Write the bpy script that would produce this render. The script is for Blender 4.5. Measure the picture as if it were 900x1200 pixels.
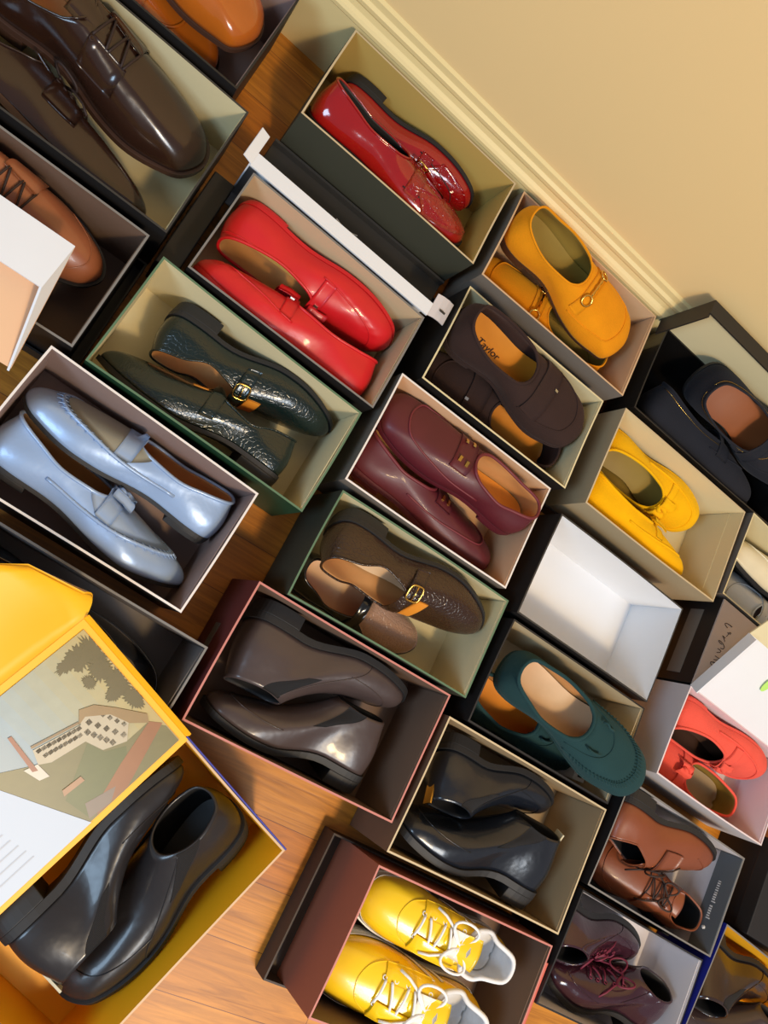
import bpy, math, random
from mathutils import Vector, Matrix
from mathutils.bvhtree import BVHTree
random.seed(7)
R = math.radians
C = bpy.context.scene.collection
for o in list(bpy.data.objects): bpy.data.objects.remove(o)

# ------------------------------------------------------------------ camera
CAM_H = 1.08
cd = bpy.data.cameras.new('camera'); cam = bpy.data.objects.new('camera', cd); C.objects.link(cam)
cd.sensor_fit = 'VERTICAL'; cd.sensor_height = 36; cd.sensor_width = 27; cd.lens = 27.0; cd.clip_start = .02
AX = (0.76895953, 0.51618754, 0.37716266)      # room x seen in camera axes (right, down, forward)
AY = (0.43744976, -0.85506856, 0.27838007)
AZ = (0.46619626, -0.04907329, -0.88331923)
m = Matrix(((AX[0], -AX[1], -AX[2], 0), (AY[0], -AY[1], -AY[2], 0), (AZ[0], -AZ[1], -AZ[2], CAM_H), (0, 0, 0, 1)))
cam.matrix_world = m
bpy.context.scene.camera = cam

# ------------------------------------------------------------------ light
S = bpy.context.scene
S.view_settings.view_transform = 'Standard'; S.view_settings.look = 'None'
S.view_settings.gamma = 1; S.view_settings.use_curve_mapping = False
S.view_settings.exposure = 0.0
w = bpy.data.worlds.new('room_air'); S.world = w; w.use_nodes = True
w.node_tree.nodes['Background'].inputs[0].default_value = (.90, .88, .95, 1)
w.node_tree.nodes['Background'].inputs[1].default_value = .26
def area(name, loc, target, size, size_y, power, col):
    l = bpy.data.lights.new(name, 'AREA'); l.shape = 'RECTANGLE'; l.size = size; l.size_y = size_y
    l.energy = power; l.color = col
    o = bpy.data.objects.new(name, l); C.objects.link(o); o.location = loc
    o.rotation_euler = (Vector(target) - Vector(loc)).to_track_quat('-Z', 'Y').to_euler()
    return o
area('ceiling_lamp', (1.12, -1.15, 2.30), (.6, .5, 0), .22, .22, 37, (1.0, .68, .30))
area('daylight_window', (1.30, -1.25, 2.25), (.45, -.05, 0), 1.1, .75, 40, (.72, .85, 1.0))
area('daylight_door', (-1.35, -1.05, 1.65), (.0, .15, 0), .7, 1.0, 32, (.52, .75, 1.0))

# ------------------------------------------------------------------ materials
def lin(c):
    return tuple((x/255/12.92 if x/255 <= .04045 else ((x/255+.055)/1.055)**2.4) for x in c) + (1,)
def base(name):
    mt = bpy.data.materials.new(name); mt.use_nodes = True
    return mt, mt.node_tree, mt.node_tree.nodes['Principled BSDF']
def nd(t, typ, **kw):
    n = t.nodes.new(typ)
    for k, v in kw.items(): n.inputs[k.replace('_', ' ')].default_value = v
    return n
def coords(t, scale=(1, 1, 1)):
    tc = t.nodes.new('ShaderNodeTexCoord'); mp = t.nodes.new('ShaderNodeMapping')
    t.links.new(tc.outputs['Object'], mp.inputs[0]); mp.inputs['Scale'].default_value = scale
    return mp.outputs[0]
def mat(name, col, rough=.5, bump=0, bscale=200, var=0, vscale=12, coat=0, metal=0, kind='noise', sheen=0, spec=.5, bdist=.001):
    mt, t, p = base(name)
    c = lin(col)
    p.inputs['Base Color'].default_value = c; p.inputs['Roughness'].default_value = rough
    p.inputs['Metallic'].default_value = metal; p.inputs['Coat Weight'].default_value = coat
    p.inputs['Coat Roughness'].default_value = .08; p.inputs['Sheen Weight'].default_value = sheen
    p.inputs['Specular IOR Level'].default_value = spec
    if sheen: p.inputs['Sheen Tint'].default_value = tuple(min(1, x*2+.05) for x in c[:3])+(1,)
    co = coords(t)
    if var:
        n = nd(t, 'ShaderNodeTexNoise', Scale=vscale, Detail=4.0); t.links.new(co, n.inputs['Vector'])
        cr = t.nodes.new('ShaderNodeMixRGB'); t.links.new(n.outputs[0], cr.inputs[0])
        cr.inputs[1].default_value = tuple(x*(1-var) for x in c[:3])+(1,)
        cr.inputs[2].default_value = tuple(min(1, x*(1+var)) for x in c[:3])+(1,)
        t.links.new(cr.outputs[0], p.inputs['Base Color'])
    if bump:
        b = nd(t, 'ShaderNodeBump', Strength=bump, Distance=bdist)
        if kind == 'croc':
            n = nd(t, 'ShaderNodeTexVoronoi', Scale=bscale); n.feature = 'DISTANCE_TO_EDGE'
            mr = nd(t, 'ShaderNodeMapRange'); mr.inputs[2].default_value = .12
            t.links.new(co, n.inputs['Vector']); t.links.new(n.outputs[0], mr.inputs[0]); t.links.new(mr.outputs[0], b.inputs['Height'])
        elif kind == 'weave':
            n = nd(t, 'ShaderNodeTexWave', Scale=bscale, Distortion=.3); t.links.new(co, n.inputs['Vector'])
            t.links.new(n.outputs[1], b.inputs['Height'])
        else:
            n = nd(t, 'ShaderNodeTexNoise', Scale=bscale, Detail=3.0); t.links.new(co, n.inputs['Vector'])
            t.links.new(n.outputs[0], b.inputs['Height'])
        t.links.new(b.outputs[0], p.inputs['Normal'])
    return mt
def card(name, col, rough=.6): return mat(name, col, rough, bump=.15, bscale=60, var=.04, vscale=9)
def leather(name, col, rough=.3, coat=.3, crease=.5): return mat(name, col, rough, bump=crease, bscale=18, var=.15, vscale=20, coat=coat, bdist=.004)
def suede(name, col): return mat(name, col, .92, bump=.5, bscale=380, var=.14, vscale=28, sheen=.35, spec=.2)

def wood_material():
    mt, t, p = base('oak_strip_floor')
    co = coords(t)
    mp = t.nodes.new('ShaderNodeMapping'); t.links.new(co, mp.inputs[0]); mp.inputs['Location'].default_value = (.35, .393, 0)
    br = nd(t, 'ShaderNodeTexBrick', Scale=1.0, Mortar_Size=.0005, Brick_Width=1.7, Row_Height=.083, Bias=0.0)
    br.inputs['Color1'].default_value = lin((212, 140, 46)); br.inputs['Color2'].default_value = lin((194, 112, 22))
    br.inputs['Mortar'].default_value = lin((120, 64, 24)); br.offset = .37
    t.links.new(mp.outputs[0], br.inputs['Vector'])
    m2 = t.nodes.new('ShaderNodeMapping'); t.links.new(co, m2.inputs[0]); m2.inputs['Scale'].default_value = (1.6, 26, 1)
    n = nd(t, 'ShaderNodeTexNoise', Scale=3.0, Detail=7.0, Roughness=.62, Distortion=1.2); t.links.new(m2.outputs[0], n.inputs['Vector'])
    cr = t.nodes.new('ShaderNodeValToRGB'); t.links.new(n.outputs[0], cr.inputs[0])
    cr.color_ramp.elements[0].position = .3; cr.color_ramp.elements[0].color = (.40, .32, .24, 1)
    cr.color_ramp.elements[1].position = .62; cr.color_ramp.elements[1].color = (1, 1, 1, 1)
    mx = t.nodes.new('ShaderNodeMixRGB'); mx.blend_type = 'MULTIPLY'; mx.inputs[0].default_value = .75
    t.links.new(br.outputs[0], mx.inputs[1]); t.links.new(cr.outputs[0], mx.inputs[2])
    t.links.new(mx.outputs[0], p.inputs['Base Color'])
    p.inputs['Roughness'].default_value = .46; p.inputs['Coat Weight'].default_value = .0
    b = nd(t, 'ShaderNodeBump', Strength=.15, Distance=.002); t.links.new(n.outputs[0], b.inputs['Height']); t.links.new(b.outputs[0], p.inputs['Normal'])
    return mt
WOOD = wood_material()
WALL = mat('cream_wall_paint', (232, 202, 144), .75, bump=.08, bscale=140)
TRIM = mat('cream_trim_paint', (226, 204, 146), .45)
BLACKC = card('black_card', (32, 29, 28), .5)
DARKC = card('dark_grey_card', (48, 46, 44), .55)
GOLD = mat('gold_metal', (225, 180, 90), .22, metal=1)
SILVERM = mat('steel_metal', (200, 200, 200), .25, metal=1)
WHITEC = card('white_card', (224, 225, 228))
TAN_L = leather('tan_lining_leather', (196, 140, 84), .5, 0, .2)
ORANGE_L = leather('orange_insole_leather', (222, 138, 40), .5, 0, .2)
PALE_L = leather('pale_insole_leather', (206, 172, 132), .55, 0, .2)
DARKRUB = mat('black_rubber_sole', (30, 29, 30), .6, bump=.2, bscale=120)
BROWNSOLE = mat('brown_stacked_sole', (66, 42, 30), .5, bump=.3, bscale=150)
BLACKLIN = leather('black_lining', (26, 24, 24), .6, 0, .2)

# ------------------------------------------------------------------ mesh helpers
def obj(name, verts, faces, mats, parent=None, mi=None, smooth=False, label=None):
    me = bpy.data.meshes.new(name); me.from_pydata([tuple(v) for v in verts], [], faces); me.update()
    for x in (mats if isinstance(mats, (list, tuple)) else [mats]): me.materials.append(x)
    if mi:
        for p, i in zip(me.polygons, mi): p.material_index = i
    if smooth:
        for p in me.polygons: p.use_smooth = True
    o = bpy.data.objects.new(name, me); C.objects.link(o)
    if parent: o.parent = parent
    if label: o['label'] = label
    return o
def thing(name, label, cat, loc=(0, 0, 0), rz=0, group=None):
    o = bpy.data.objects.new(name, None); C.objects.link(o); o.location = loc; o.rotation_euler = (0, 0, rz)
    o.empty_display_size = .02
    return tag(o, label, cat, group)
def tag(o, label, cat, group=None):
    o['label'] = label; o['category'] = cat
    if group: o['group'] = group
    return o
def struct(o): o['kind'] = 'structure'; return o
class MB:
    def __init__(s): s.v = []; s.f = []; s.m = []
    def add(s, v, f, m=0):
        n = len(s.v); s.v += [Vector(x) for x in v]; s.f += [tuple(n+i for i in q) for q in f]; s.m += [m]*len(f) if isinstance(m, int) else m
        return s
    def box(s, x0, x1, y0, y1, z0, z1, m=0):
        v = [(x, y, z) for x in (x0, x1) for y in (y0, y1) for z in (z0, z1)]
        f = [(0, 1, 3, 2), (4, 6, 7, 5), (0, 4, 5, 1), (2, 3, 7, 6), (0, 2, 6, 4), (1, 5, 7, 3)]
        if isinstance(m, int): m = [m]*6
        return s.add(v, f, m)      # face order: -x +x -y +y -z +z
    def tube(s, pts, r, n=6, closed=False, m=0):
        pts = [Vector(p) for p in pts]; k = len(pts); vs = []
        for i, p in enumerate(pts):
            a = pts[(i-1) % k] if (closed or i) else p; b = pts[(i+1) % k] if (closed or i < k-1) else p
            d = (b-a).normalized() if (b-a).length > 1e-9 else Vector((1, 0, 0))
            u = d.cross(Vector((0.13, .21, .97))); u = u.normalized() if u.length > 1e-6 else Vector((1, 0, 0)); w_ = d.cross(u)
            rr = r[i] if isinstance(r, (list, tuple)) else r
            vs += [p+(u*math.cos(q*2*math.pi/n)+w_*math.sin(q*2*math.pi/n))*rr for q in range(n)]
        f = []
        for i in range(k if closed else k-1):
            j = (i+1) % k
            f += [(i*n+q, i*n+(q+1) % n, j*n+(q+1) % n, j*n+q) for q in range(n)]
        if not closed: f += [tuple(range(n))[::-1], tuple((k-1)*n+q for q in range(n))]
        return s.add(vs, f, m)
    def slab(s, grid, thick, m=0):
        """grid[i][j] points with normals from grid, extruded down by thick"""
        a = len(grid); b = len(grid[0]); top = [Vector(p) for r in grid for p in r]; bot = []
        for i in range(a):
            for j in range(b):
                du = Vector(grid[min(i+1, a-1)][j])-Vector(grid[max(i-1, 0)][j]); dv = Vector(grid[i][min(j+1, b-1)])-Vector(grid[i][max(j-1, 0)])
                n = du.cross(dv); n = n.normalized() if n.length > 1e-12 else Vector((0, 0, 1))
                bot.append(Vector(grid[i][j])-n*thick)
        N = a*b; f = []
        for i in range(a-1):
            for j in range(b-1):
                q = (i*b+j, i*b+j+1, (i+1)*b+j+1, (i+1)*b+j); f.append(q[::-1]); f.append(tuple(N+x for x in q))
        rim = [(i, 0) for i in range(a)]+[(a-1, j) for j in range(1, b)]+[(i, b-1) for i in range(a-2, -1, -1)]+[(0, j) for j in range(b-2, 0, -1)]
        rim = [i*b+j for i, j in rim]
        for i in range(len(rim)):
            p, q = rim[i], rim[(i+1) % len(rim)]; f.append((p, q, N+q, N+p))
        return s.add(top+bot, f, m)
    def prism(s, poly, z0, z1, m=0):
        n = len(poly); v = [(x, y, z0) for x, y in poly]+[(x, y, z1) for x, y in poly]
        f = [tuple(range(n))[::-1], tuple(range(n, 2*n))]+[(i, (i+1) % n, n+(i+1) % n, n+i) for i in range(n)]
        return s.add(v, f, m)
    def xf(s, M): s.v = [M @ v for v in s.v]; return s
    def build(s, name, mats, parent=None, smooth=False, label=None, bevel=0):
        o = obj(name, s.v, s.f, mats, parent, s.m, smooth, label)
        if bevel:
            b = o.modifiers.new('bevel', 'BEVEL'); b.width = bevel; b.segments = 2; b.limit_method = 'ANGLE'
        return o
def catmull(P, n, closed=True):
    out = []; K = len(P)
    for i in range(K):
        p0, p1, p2, p3 = [P[(i+d) % K] for d in (-1, 0, 1, 2)]
        for j in range(n):
            t = j/n
            out.append(0.5*((2*p1)+(p2-p0)*t+(2*p0-5*p1+4*p2-p3)*t*t+(3*p1-p0-3*p2+p3)*t*t*t))
    return out
def cat_eval(P, k):
    K = len(P); i = int(math.floor(k)); t = k-i
    p0, p1, p2, p3 = [P[(i+d) % K] for d in (-1, 0, 1, 2)]
    return 0.5*((p1*2)+(p2-p0)*t+(p0*2-p1*5+p2*4-p3)*t*t+(p1*3-p0-p2*3+p3)*t*t*t)

# ------------------------------------------------------------------ setting
def build_room():
    f = MB().box(-3, 4.5, -3, .905, -.02, 0); struct(f.build('floor', WOOD))
    f = MB().box(-3, 4.5, .905, 1.0, -.02, 2.6); struct(f.build('wall_back', WALL))
    # stepped and coved baseboard, extruded along the wall
    prof = [(.905, 0), (.889, 0), (.889, .120), (.886, .124), (.886, .130), (.889, .134), (.894, .138), (.896, .146), (.894, .150), (.894, .156), (.899, .160), (.900, .170), (.905, .173)]
    n = len(prof); v = [(-3, y, z) for y, z in prof]+[(4.5, y, z) for y, z in prof]
    fc = [(i, (i+1) % n, n+(i+1) % n, n+i) for i in range(n)]
    struct(obj('baseboard_back', v, fc, TRIM))
build_room()

# ------------------------------------------------------------------ boxes
TH = .0028
def shoebox(label, c, yaw, L, W, H, outer, inner, rim=None, bottom=None, z0=0.0031, lid=None, notch=None, size_label=None, seam=True, name='shoebox', cat='shoe box', lean=0.0, lmat=None, fold=True):
    rim = rim or inner; bottom = bottom or inner
    t = thing(name, label, cat, (c[0], c[1], z0), R(yaw), 'open shoe boxes set out on the floor')
    l, w_ = L/2, W/2
    MB().box(-l, l, -w_, w_, 0, TH, [0, 0, 0, 0, 0, 1]).build('base_panel', [outer, bottom], t)
    n = 14
    def wall(p, q, inn, name='side_panel'):
        # gently bowed board between two corners; inner offset towards centre
        p = Vector(p); q = Vector(q); inn = Vector(inn); vs = []; fs = []; ms = []
        d = random.uniform(-.0015, .002); sg = []
        for i in range(n+1):
            s = i/n; b = p.lerp(q, s)
            off = -inn*d*math.sin(math.pi*s)
            for z, o_ in ((TH, 0), (H, 1)):
                e = b+off*o_ - inn*lean*o_
                vs += [Vector((e.x, e.y, z)), Vector((e.x+inn.x*TH, e.y+inn.y*TH, z))]
        for i in range(n):
            a, b = i*4, i*4+4
            fs += [(a, b, b+2, a+2), (a+1, a+3, b+3, b+1), (a+2, b+2, b+3, a+3), (a, a+1, b+1, b)]; ms += [0, 1, 2, 0]
        fs += [(0, 2, 3, 1), (n*4, n*4+1, n*4+3, n*4+2)]; ms += [0, 0]
        return obj(name, vs, fs, [outer, inner, rim], t, ms)
    wall((-l, w_), (l, w_), (0, -1)); wall((l, -w_), (-l, -w_), (0, 1))
    wall((-l, -w_+TH), (-l, w_-TH), (1, 0))
    if notch:
        zt = H-TH; a = notch; poly = [(-w_+TH, 0), (w_-TH, 0), (w_-TH, zt), (a+.014, zt)]
        poly += [(a+.014*math.cos(q), zt-.014*math.sin(q)) for q in [math.pi*i/8 for i in range(1, 8)]]+[(a-.014, zt), (-w_+TH, zt)]
        mb = MB().prism(poly, 0, TH); mm = Matrix(((0, 0, 1, l-TH), (1, 0, 0, 0), (0, 1, 0, TH), (0, 0, 0, 1))); mb.xf(mm); mb.build('side_panel', [inner], t)
    else: wall((l, w_-TH), (l, -w_+TH), (-1, 0))
    if fold:   # turned-in end flap with its cut line
        for sx in (1,):
            mb = MB().box(sx*(l-TH-.0012), sx*(l-TH), -w_+.004, w_-.004, .04, H-.004) if notch is None else MB().box(sx*(l-TH-.0012), sx*(l-TH), -w_+.004, w_-.004, .035, H-.03)
            mb.build('folded_flap', [inner], t)
    if size_label:
        mt, yy, ww, zz0, zz1 = size_label
        MB().box(-l-.0006, -l-.0001, yy-ww/2, yy+ww/2, zz0, zz1).build('size_label', [mt], t, label='paper size label on the end')
    return t
def tray(name, label, cat, c, yaw, L, W, H, outer, inner, z=0, rot=None, parent=None):
    """an open shallow lid: panel + four lips"""
    t = thing(name, label, cat, (c[0], c[1], z), R(yaw))
    if rot: t.rotation_euler = rot
    l, w_ = L/2, W/2
    MB().box(-l, l, -w_, w_, 0, TH, [0, 0, 0, 0, 0, 1]).build('lid_panel', [outer, inner], t)
    for x0, x1, y0, y1, m_ in ((-l, l, w_-TH, w_, [0, 0, 1, 0, 0, 1]), (-l, l, -w_, -w_+TH, [0, 0, 0, 1, 0, 1]), (-l, -l+TH, -w_+TH, w_-TH, [0, 1, 0, 0, 0, 1]), (l-TH, l, -w_+TH, w_-TH, [1, 0, 0, 0, 0, 1])):
        MB().box(x0, x1, y0, y1, TH, H, m_).build('lid_lip', [outer, inner], t)
    return t

# ------------------------------------------------------------------ shoes
# how each shoe has settled against its mate: size, roll, yaw, shift along/across the box, lift
FIT = {
    'dark red patent strap shoe nearest the baseboard, black sole against the box wall': (0.8975, 0.2496, 0.8824, -0.005, 0.0152, 0.0001),
    'dark red patent strap shoe tucked behind the dark green front wall of its box': (0.9984, -0.6939, 4.2912, 0.0016, -0.0019, 0.0234),
    'bright red loafer on its side, puckered toe towards the right end of the box': (1.0, 23.4048, 0.6635, 0.0015, 0.0108, 0),
    'bright red loafer on its side with its heel at the right end of the box': (1.0, 10.4389, 1.6908, -0.0003, -0.0171, 0),
    'mustard suede horsebit loafer nearest the baseboard, toe to the right': (1.0, 0.0819, 0.5235, -0.0115, 0.0005, 0.0407),
    'mustard suede horsebit loafer partly under its mate, heel to the right': (1.0, -3.1023, 0.2741, 0.0004, -0.0097, 0),
    'dark brown suede loafer nearer the wall with orange insole and printed name': (0.9794, 0.2376, -0.4701, 0.0028, -0.0093, 0.0449),
    'dark brown suede loafer beneath its mate, opening to the right': (0.985, 2.1795, -0.0067, 0.0, 0.0048, 0),
    'maroon leather loafer with opening to the right and four gold studs on top': (1.0, 8.4838, -0.0381, 0.0017, 0.0034, 0.0446),
    'maroon leather loafer on its side along the front wall, toe to the right': (1.0, -1.1257, 0.5435, -0.0005, -0.0052, 0),
    'bright yellow driving shoe with knotted bow, nearer the wall': (0.9903, -0.668, 1.4493, -0.0002, 0.0515, 0),
    'bright yellow driving shoe with knotted bow along the front wall of the box': (1.0, -18.2268, -0.0106, -0.0022, -0.0532, 0.0004),
    'brown reptile monk-strap shoe on its side nearer the wall, gold buckle facing up': (0.9665, -1.2951, 0.2682, 0.0007, 0.0086, 0.0346),
    'black-edged monk-strap shoe with pale reptile vamp and open insole facing up': (0.82, 0.3902, 3.8041, -0.0051, -0.0019, 0),
    'dark green reptile monk-strap shoe nearer the wall with gold buckle in view': (0.8888, 25.0997, 3.359, 0.0153, 0.0336, 0.0012),
    'dark green reptile monk-strap shoe with pointed toe left, blunt heel right': (0.9113, 16.2111, 1.9305, -0.0099, -0.015, 0.0015),
    'silver-blue leather loafer nearer the wall with its heel at the right end': (0.9917, 2.8725, 0, 0.0002, 0.003, 0),
    'silver-blue leather loafer along the front wall, pointed toe to the right': (1.0, -5.1919, 0.6952, -0.001, -0.0057, 0),
    'dark grey-brown chelsea boot nearer the wall, toe to the right': (0.8941, 22.4376, 0.2305, -0.0058, 0.0006, 0),
    'dark grey-brown chelsea boot along the front wall, heel block at the right': (0.8482, 21.9695, 0.1132, -0.0003, -0.0011, 0),
    'black leather ankle boot nearer the wall, toe to the right': (0.837, 13.4436, 1.8514, -0.0015, -0.0023, 0),
    'black leather ankle boot with a pale heel tab at the lower right of its box': (0.9645, 18.0728, 0.9053, 0.0035, 0.0031, 0.0031),
    'teal green suede moccasin lying over the box corner, stitched toe to the right': (1, 0, 0, 0, 0, 0),
    'teal green suede moccasin tucked under its mate at the left of the box': (0.9926, 0.834, -0.0157, -0.0004, -0.0009, 0),
    'coral red loafer nearer the wall, toe to the right': (1.0, 22.1584, 3.0728, -0.0011, 0.0231, 0.0222),
    'coral red loafer with brown insole showing at the right, bow towards the left': (1.0, -12.9922, -0.1253, 0.0007, -0.0065, 0),
    'tan brown lace-up shoe on its side nearer the wall showing its thick black sole': (0.8952, -17.9441, 1.2796, -0.0242, 0.0161, 0.0338),
    'tan brown lace-up shoe standing upright, heel to the right': (0.8762, -0.9356, 0.9338, 0.0313, -0.014, 0),
    'dark plum crinkled patent boot nearer the wall, toe to the right': (0.851, -12.5882, 1.2891, -0.0283, 0.009, 0),
    'dark plum crinkled patent boot along the front wall with wine laces': (0.9114, 3.2089, 0.7208, 0.0311, 0.0131, 0),
    'large dark brown polished dress shoe on top, shining toe to the right': (0.934, -9, 0.0352, -0.0016, 0.0104, 0),
    'dark brown polished dress shoe on its side along the front wall with loose laces': (0.9008, -13.8429, 1.9367, 0.0004, -0.0058, 0),
    'tan leather shoe with woven toe, behind the white lid': (0.8247, 1.2005, 5.1676, 0.004, 0.0089, 0.0168),
    'tan leather shoe whose end shows below the white lid': (0.82, 13.6761, -1.5136, 0.0018, -0.0019, 0),
    'glossy tan loafer nearer the baseboard, rounded toe to the right': (1.0, -8.0617, 0.4135, 0.0023, 0.0028, 0.0417),
    'glossy tan loafer further from the baseboard, tilted against its mate': (0.917, 14, 7, -0.0002, 0.0035, 0),
    'yellow sneaker with white laces nearer the black boots box': (0.8972, -0.539, 0, -0.001, -0.0008, 0),
    'yellow sneaker with white laces at the bottom edge of the photo': (0.968, -0.2593, -0.2655, 0.0011, -0.0085, 0),
    'cream white slip-on with dark lining at the right edge': (0.9999, 22.2211, 0, -0.0021, -0.0039, 0),
    'pale silver shoe with a steel ring buckle at the right edge': (0.976, 0, 0.9073, 0.0053, 0.0011, 0),
    'large navy-black slip-on propped high against the lid, brown insole visible': (0.9999, 0.2065, -0.1094, 0.0005, 0.0157, 0.0192),
    'navy-black slip-on lower in the gloss black box': (1.0, -2.8851, 0, 0, 0.0021, 0),
    'dark brown glossy boot in the blue box at the lower right corner': (0.8574, -0.3694, -0.0519, -0.0117, 0.0264, 0),
    'dark brown boot nearest the bottom right corner of the photo': (0.8353, -5.0603, -1.4615, 0.0015, -0.0236, 0),
    'large black chelsea boot along the picture lid, its collar at the lower left': (0.9101, 18.4407, 0.2799, -0.0023, -0.0093, 0.0009),
    'large black chelsea boot by the open yellow side, its toe at the lower left': (0.9791, -5.3844, 0.5559, 0.0011, 0.0064, 0),
}
TOES = dict(round=(.84, .90, .62), almond=(.80, .80, .48), point=(.74, .66, .30), square=(.90, .95, .74))
class Shoe:
    def __init__(s, L=.285, W=.048, toe='round', tv=.60, kind='low', heel=.012, ts=.006, hz=.060, vz=.056, sz=.047, toeh=.034, open_w=1.0, side=1, pucker=0, sa=.60, welt=.003, shaft=.115):
        s.grow = 1.065
        s.L, s.W, s.heel, s.ts, s.sa, s.welt = L, W, heel, ts, sa, welt
        a, b, c = TOES[toe]
        half = [(0, 0), (.030, .60), (.14, .79), (.38, .74), (.58, .95), (.72, 1.0), (.86, b*.98), (.955, c), (1.0, 0)]
        med = [(0, 0), (.030, .60), (.14, .76), (.38, .60), (.58, .84), (.72, .96), (.86, b*.94), (.955, c*1.02), (1.0, 0)]
        P = [Vector((x*L, y*W*side, 0)) for x, y in half]+[Vector((x*L, -y*W*side, 0)) for x, y in med[7:0:-1]]
        if kind == 'low':
            th = [(.025, 0, hz), (.055, .42, hz*.98), (.17, .62, hz*.86), (tv*.56, .70*open_w, sz), (tv*.82, .62*open_w, (sz+vz)/2), (tv*.93, .46*open_w, vz*.97), (tv*.975, .30*open_w, vz), (tv*.995, .14*open_w, vz), (tv, 0, vz)]
            s.q = .42; s.r2 = .003
        else:      # ankle boot collar
            z = shaft
            th = [(.030, 0, z), (.055, .42, z*.99), (.12, .60, z*.965), (.19, .66, z*.95), (.255, .60, z*.95), (.305, .46, z*.97), (.335, .30, z*.985), (.348, .15, z*.99), (.352, 0, z*.99)]
            s.q = .22; s.r2 = shaft*.50
        T = [Vector((x*L, y*W*side, z)) for x, y, z in th]+[Vector((x*L, -y*W*side, z)) for x, y, z in th[7:0:-1]]
        s.P, s.T, s.kind, s.toeh, s.pucker = P, T, kind, toeh, pucker
        K = 16; n = 6; s.K, s.n = K, n
        s.parts = []
        M = 16; s.M = M; grid = []
        for i in range(K*n):
            k = i/n
            grid.append([s.ev(k, j/M, raw=False) for j in range(M+1)])
        s.grid = grid; s.gv = [v for r in grid for v in r]; N = K*n; s.gf = []
        for i in range(N):
            for j in range(M):
                a_, b_ = i*(M+1)+j, ((i+1) % N)*(M+1)+j
                s.gf.append((a_, a_+1, b_+1, b_) if side > 0 else (a_, b_, b_+1, a_+1))
        s.side = side
        s.bvh = BVHTree.FromPolygons(s.gv, s.gf)
    def lift(s, x):
        L = s.L; h = s.heel
        u = min(1, max(0, (x/L-.27)/.36)); z = h*(1-(u*u*(3-2*u)))
        if x/L > .70: z += .010*((x/L-.70)/.30)**2
        return z
    def ev(s, k, t, off=0, raw=False):
        k = k % 16
        S_ = cat_eval(s.P, k); T_ = cat_eval(s.T, k)
        kk = k if k <= 8 else 16-k
        wt = min(1, max(0, (kk-3.2)/2.6)); wt = wt*wt*(3-2*wt)
        ctr = Vector((min(max(S_.x, .2*s.L), .72*s.L), 0, 0)); out = (S_-ctr); out.z = 0; out = out.normalized() if out.length > 1e-6 else Vector((1, 0, 0))
        d = S_-T_; d.z = 0
        P1 = S_+out*(.006*(1-wt)+.004*wt)+Vector((0, 0, (.50*T_.z)*(1-wt)+s.toeh*wt))
        q = s.q*wt
        P2 = T_+out*(.004*(1-wt))+d*q-Vector((0, 0, (.32*T_.z)*(1-wt)+s.r2*wt))
        a, b, c, e = (1-t)**3, 3*t*(1-t)**2, 3*t*t*(1-t), t**3
        p = S_*a+P1*b+P2*c+T_*e
        o_ = (out*(1-.8*t)+Vector((0, 0, .25+t))).normalized()
        if s.pucker and wt > .2:
            g = math.exp(-((t-s.sa+.07)/.07)**2)*min(1, (wt-.2)*3)
            p += o_*s.pucker*g*(.35+.65*abs(math.sin(kk*math.pi*4.2)))
            p -= o_*.0012*math.exp(-((t-s.sa)/.03)**2)*min(1, (wt-.2)*3)
        if off: p = p+o_*off
        p = p+Vector((0, 0, s.lift(p.x)))
        return p
    def add(s, name, mb, mats, smooth=True, label=None, parent=None):
        s.parts.append([name, mb, mats, smooth, label, parent, None]); return len(s.parts)-1
    def upper(s, m_, lining, thick=.0022, rim=None):
        mb = MB(); mb.v = list(s.gv); mb.f = list(s.gf); mb.m = [0]*len(s.gf)
        i = s.add('upper', mb, [m_, lining]); s.parts[i][6] = ('solid', thick)
    def outline(s, f=1.0, ww=0.0):
        n = 5; out = []
        for i in range(16*n):
            p = cat_eval(s.P, i/n); ctr = Vector((min(max(p.x, .2*s.L), .72*s.L), 0, 0)); o_ = (p-ctr).normalized()
            out.append(p+o_*ww)
        return out
    def sole(s, m_, ww=None, mh=None, rubber=0):
        ww = s.welt if ww is None else ww
        O = s.outline(1, ww); N = len(O); mb = MB()
        top = [Vector((p.x, p.y, s.lift(p.x)+.0015)) for p in O]; bot = [Vector((p.x, p.y, s.lift(p.x)-s.ts)) for p in O]
        v = top+bot; f = [(i, N+i, N+(i+1) % N, (i+1) % N) for i in range(N)]
        h = N//2
        for i in range(0, h):
            a, b, c, d = i, (i+1), (N-i-1) % N, (N-i) % N
            q = [a, b, c, d] if i else [a, b, c]
            if i == h-1: q = [a, b, d]
            f.append(tuple(q)); f.append(tuple(N+x for x in reversed(q)))
        if s.side < 0: f = [t_[::-1] for t_ in f]
        mb.add(v, f); s.add('sole', mb, [m_], False)
        if s.heel > .004:
            idx = [i for i in range(N) if O[i].x < s.L*.27]
            h1 = [i for i in idx if i <= h]; h2 = [i for i in idx if i > h]; seq = h2+h1     # runs side to side round the back
            v = [Vector((O[i].x, O[i].y, s.lift(O[i].x)-s.ts)) for i in seq]+[Vector((O[i].x*.97+.003, O[i].y*.96, -s.ts)) for i in seq]
            n = len(seq); f = [(i, i+1, n+i+1, n+i) for i in range(n-1)]+[(n-1, 0, n, 2*n-1), tuple(range(n))[::-1], tuple(range(n, 2*n))]
            s.add('heel', MB().add(v, f), [mh or m_], False)
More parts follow.
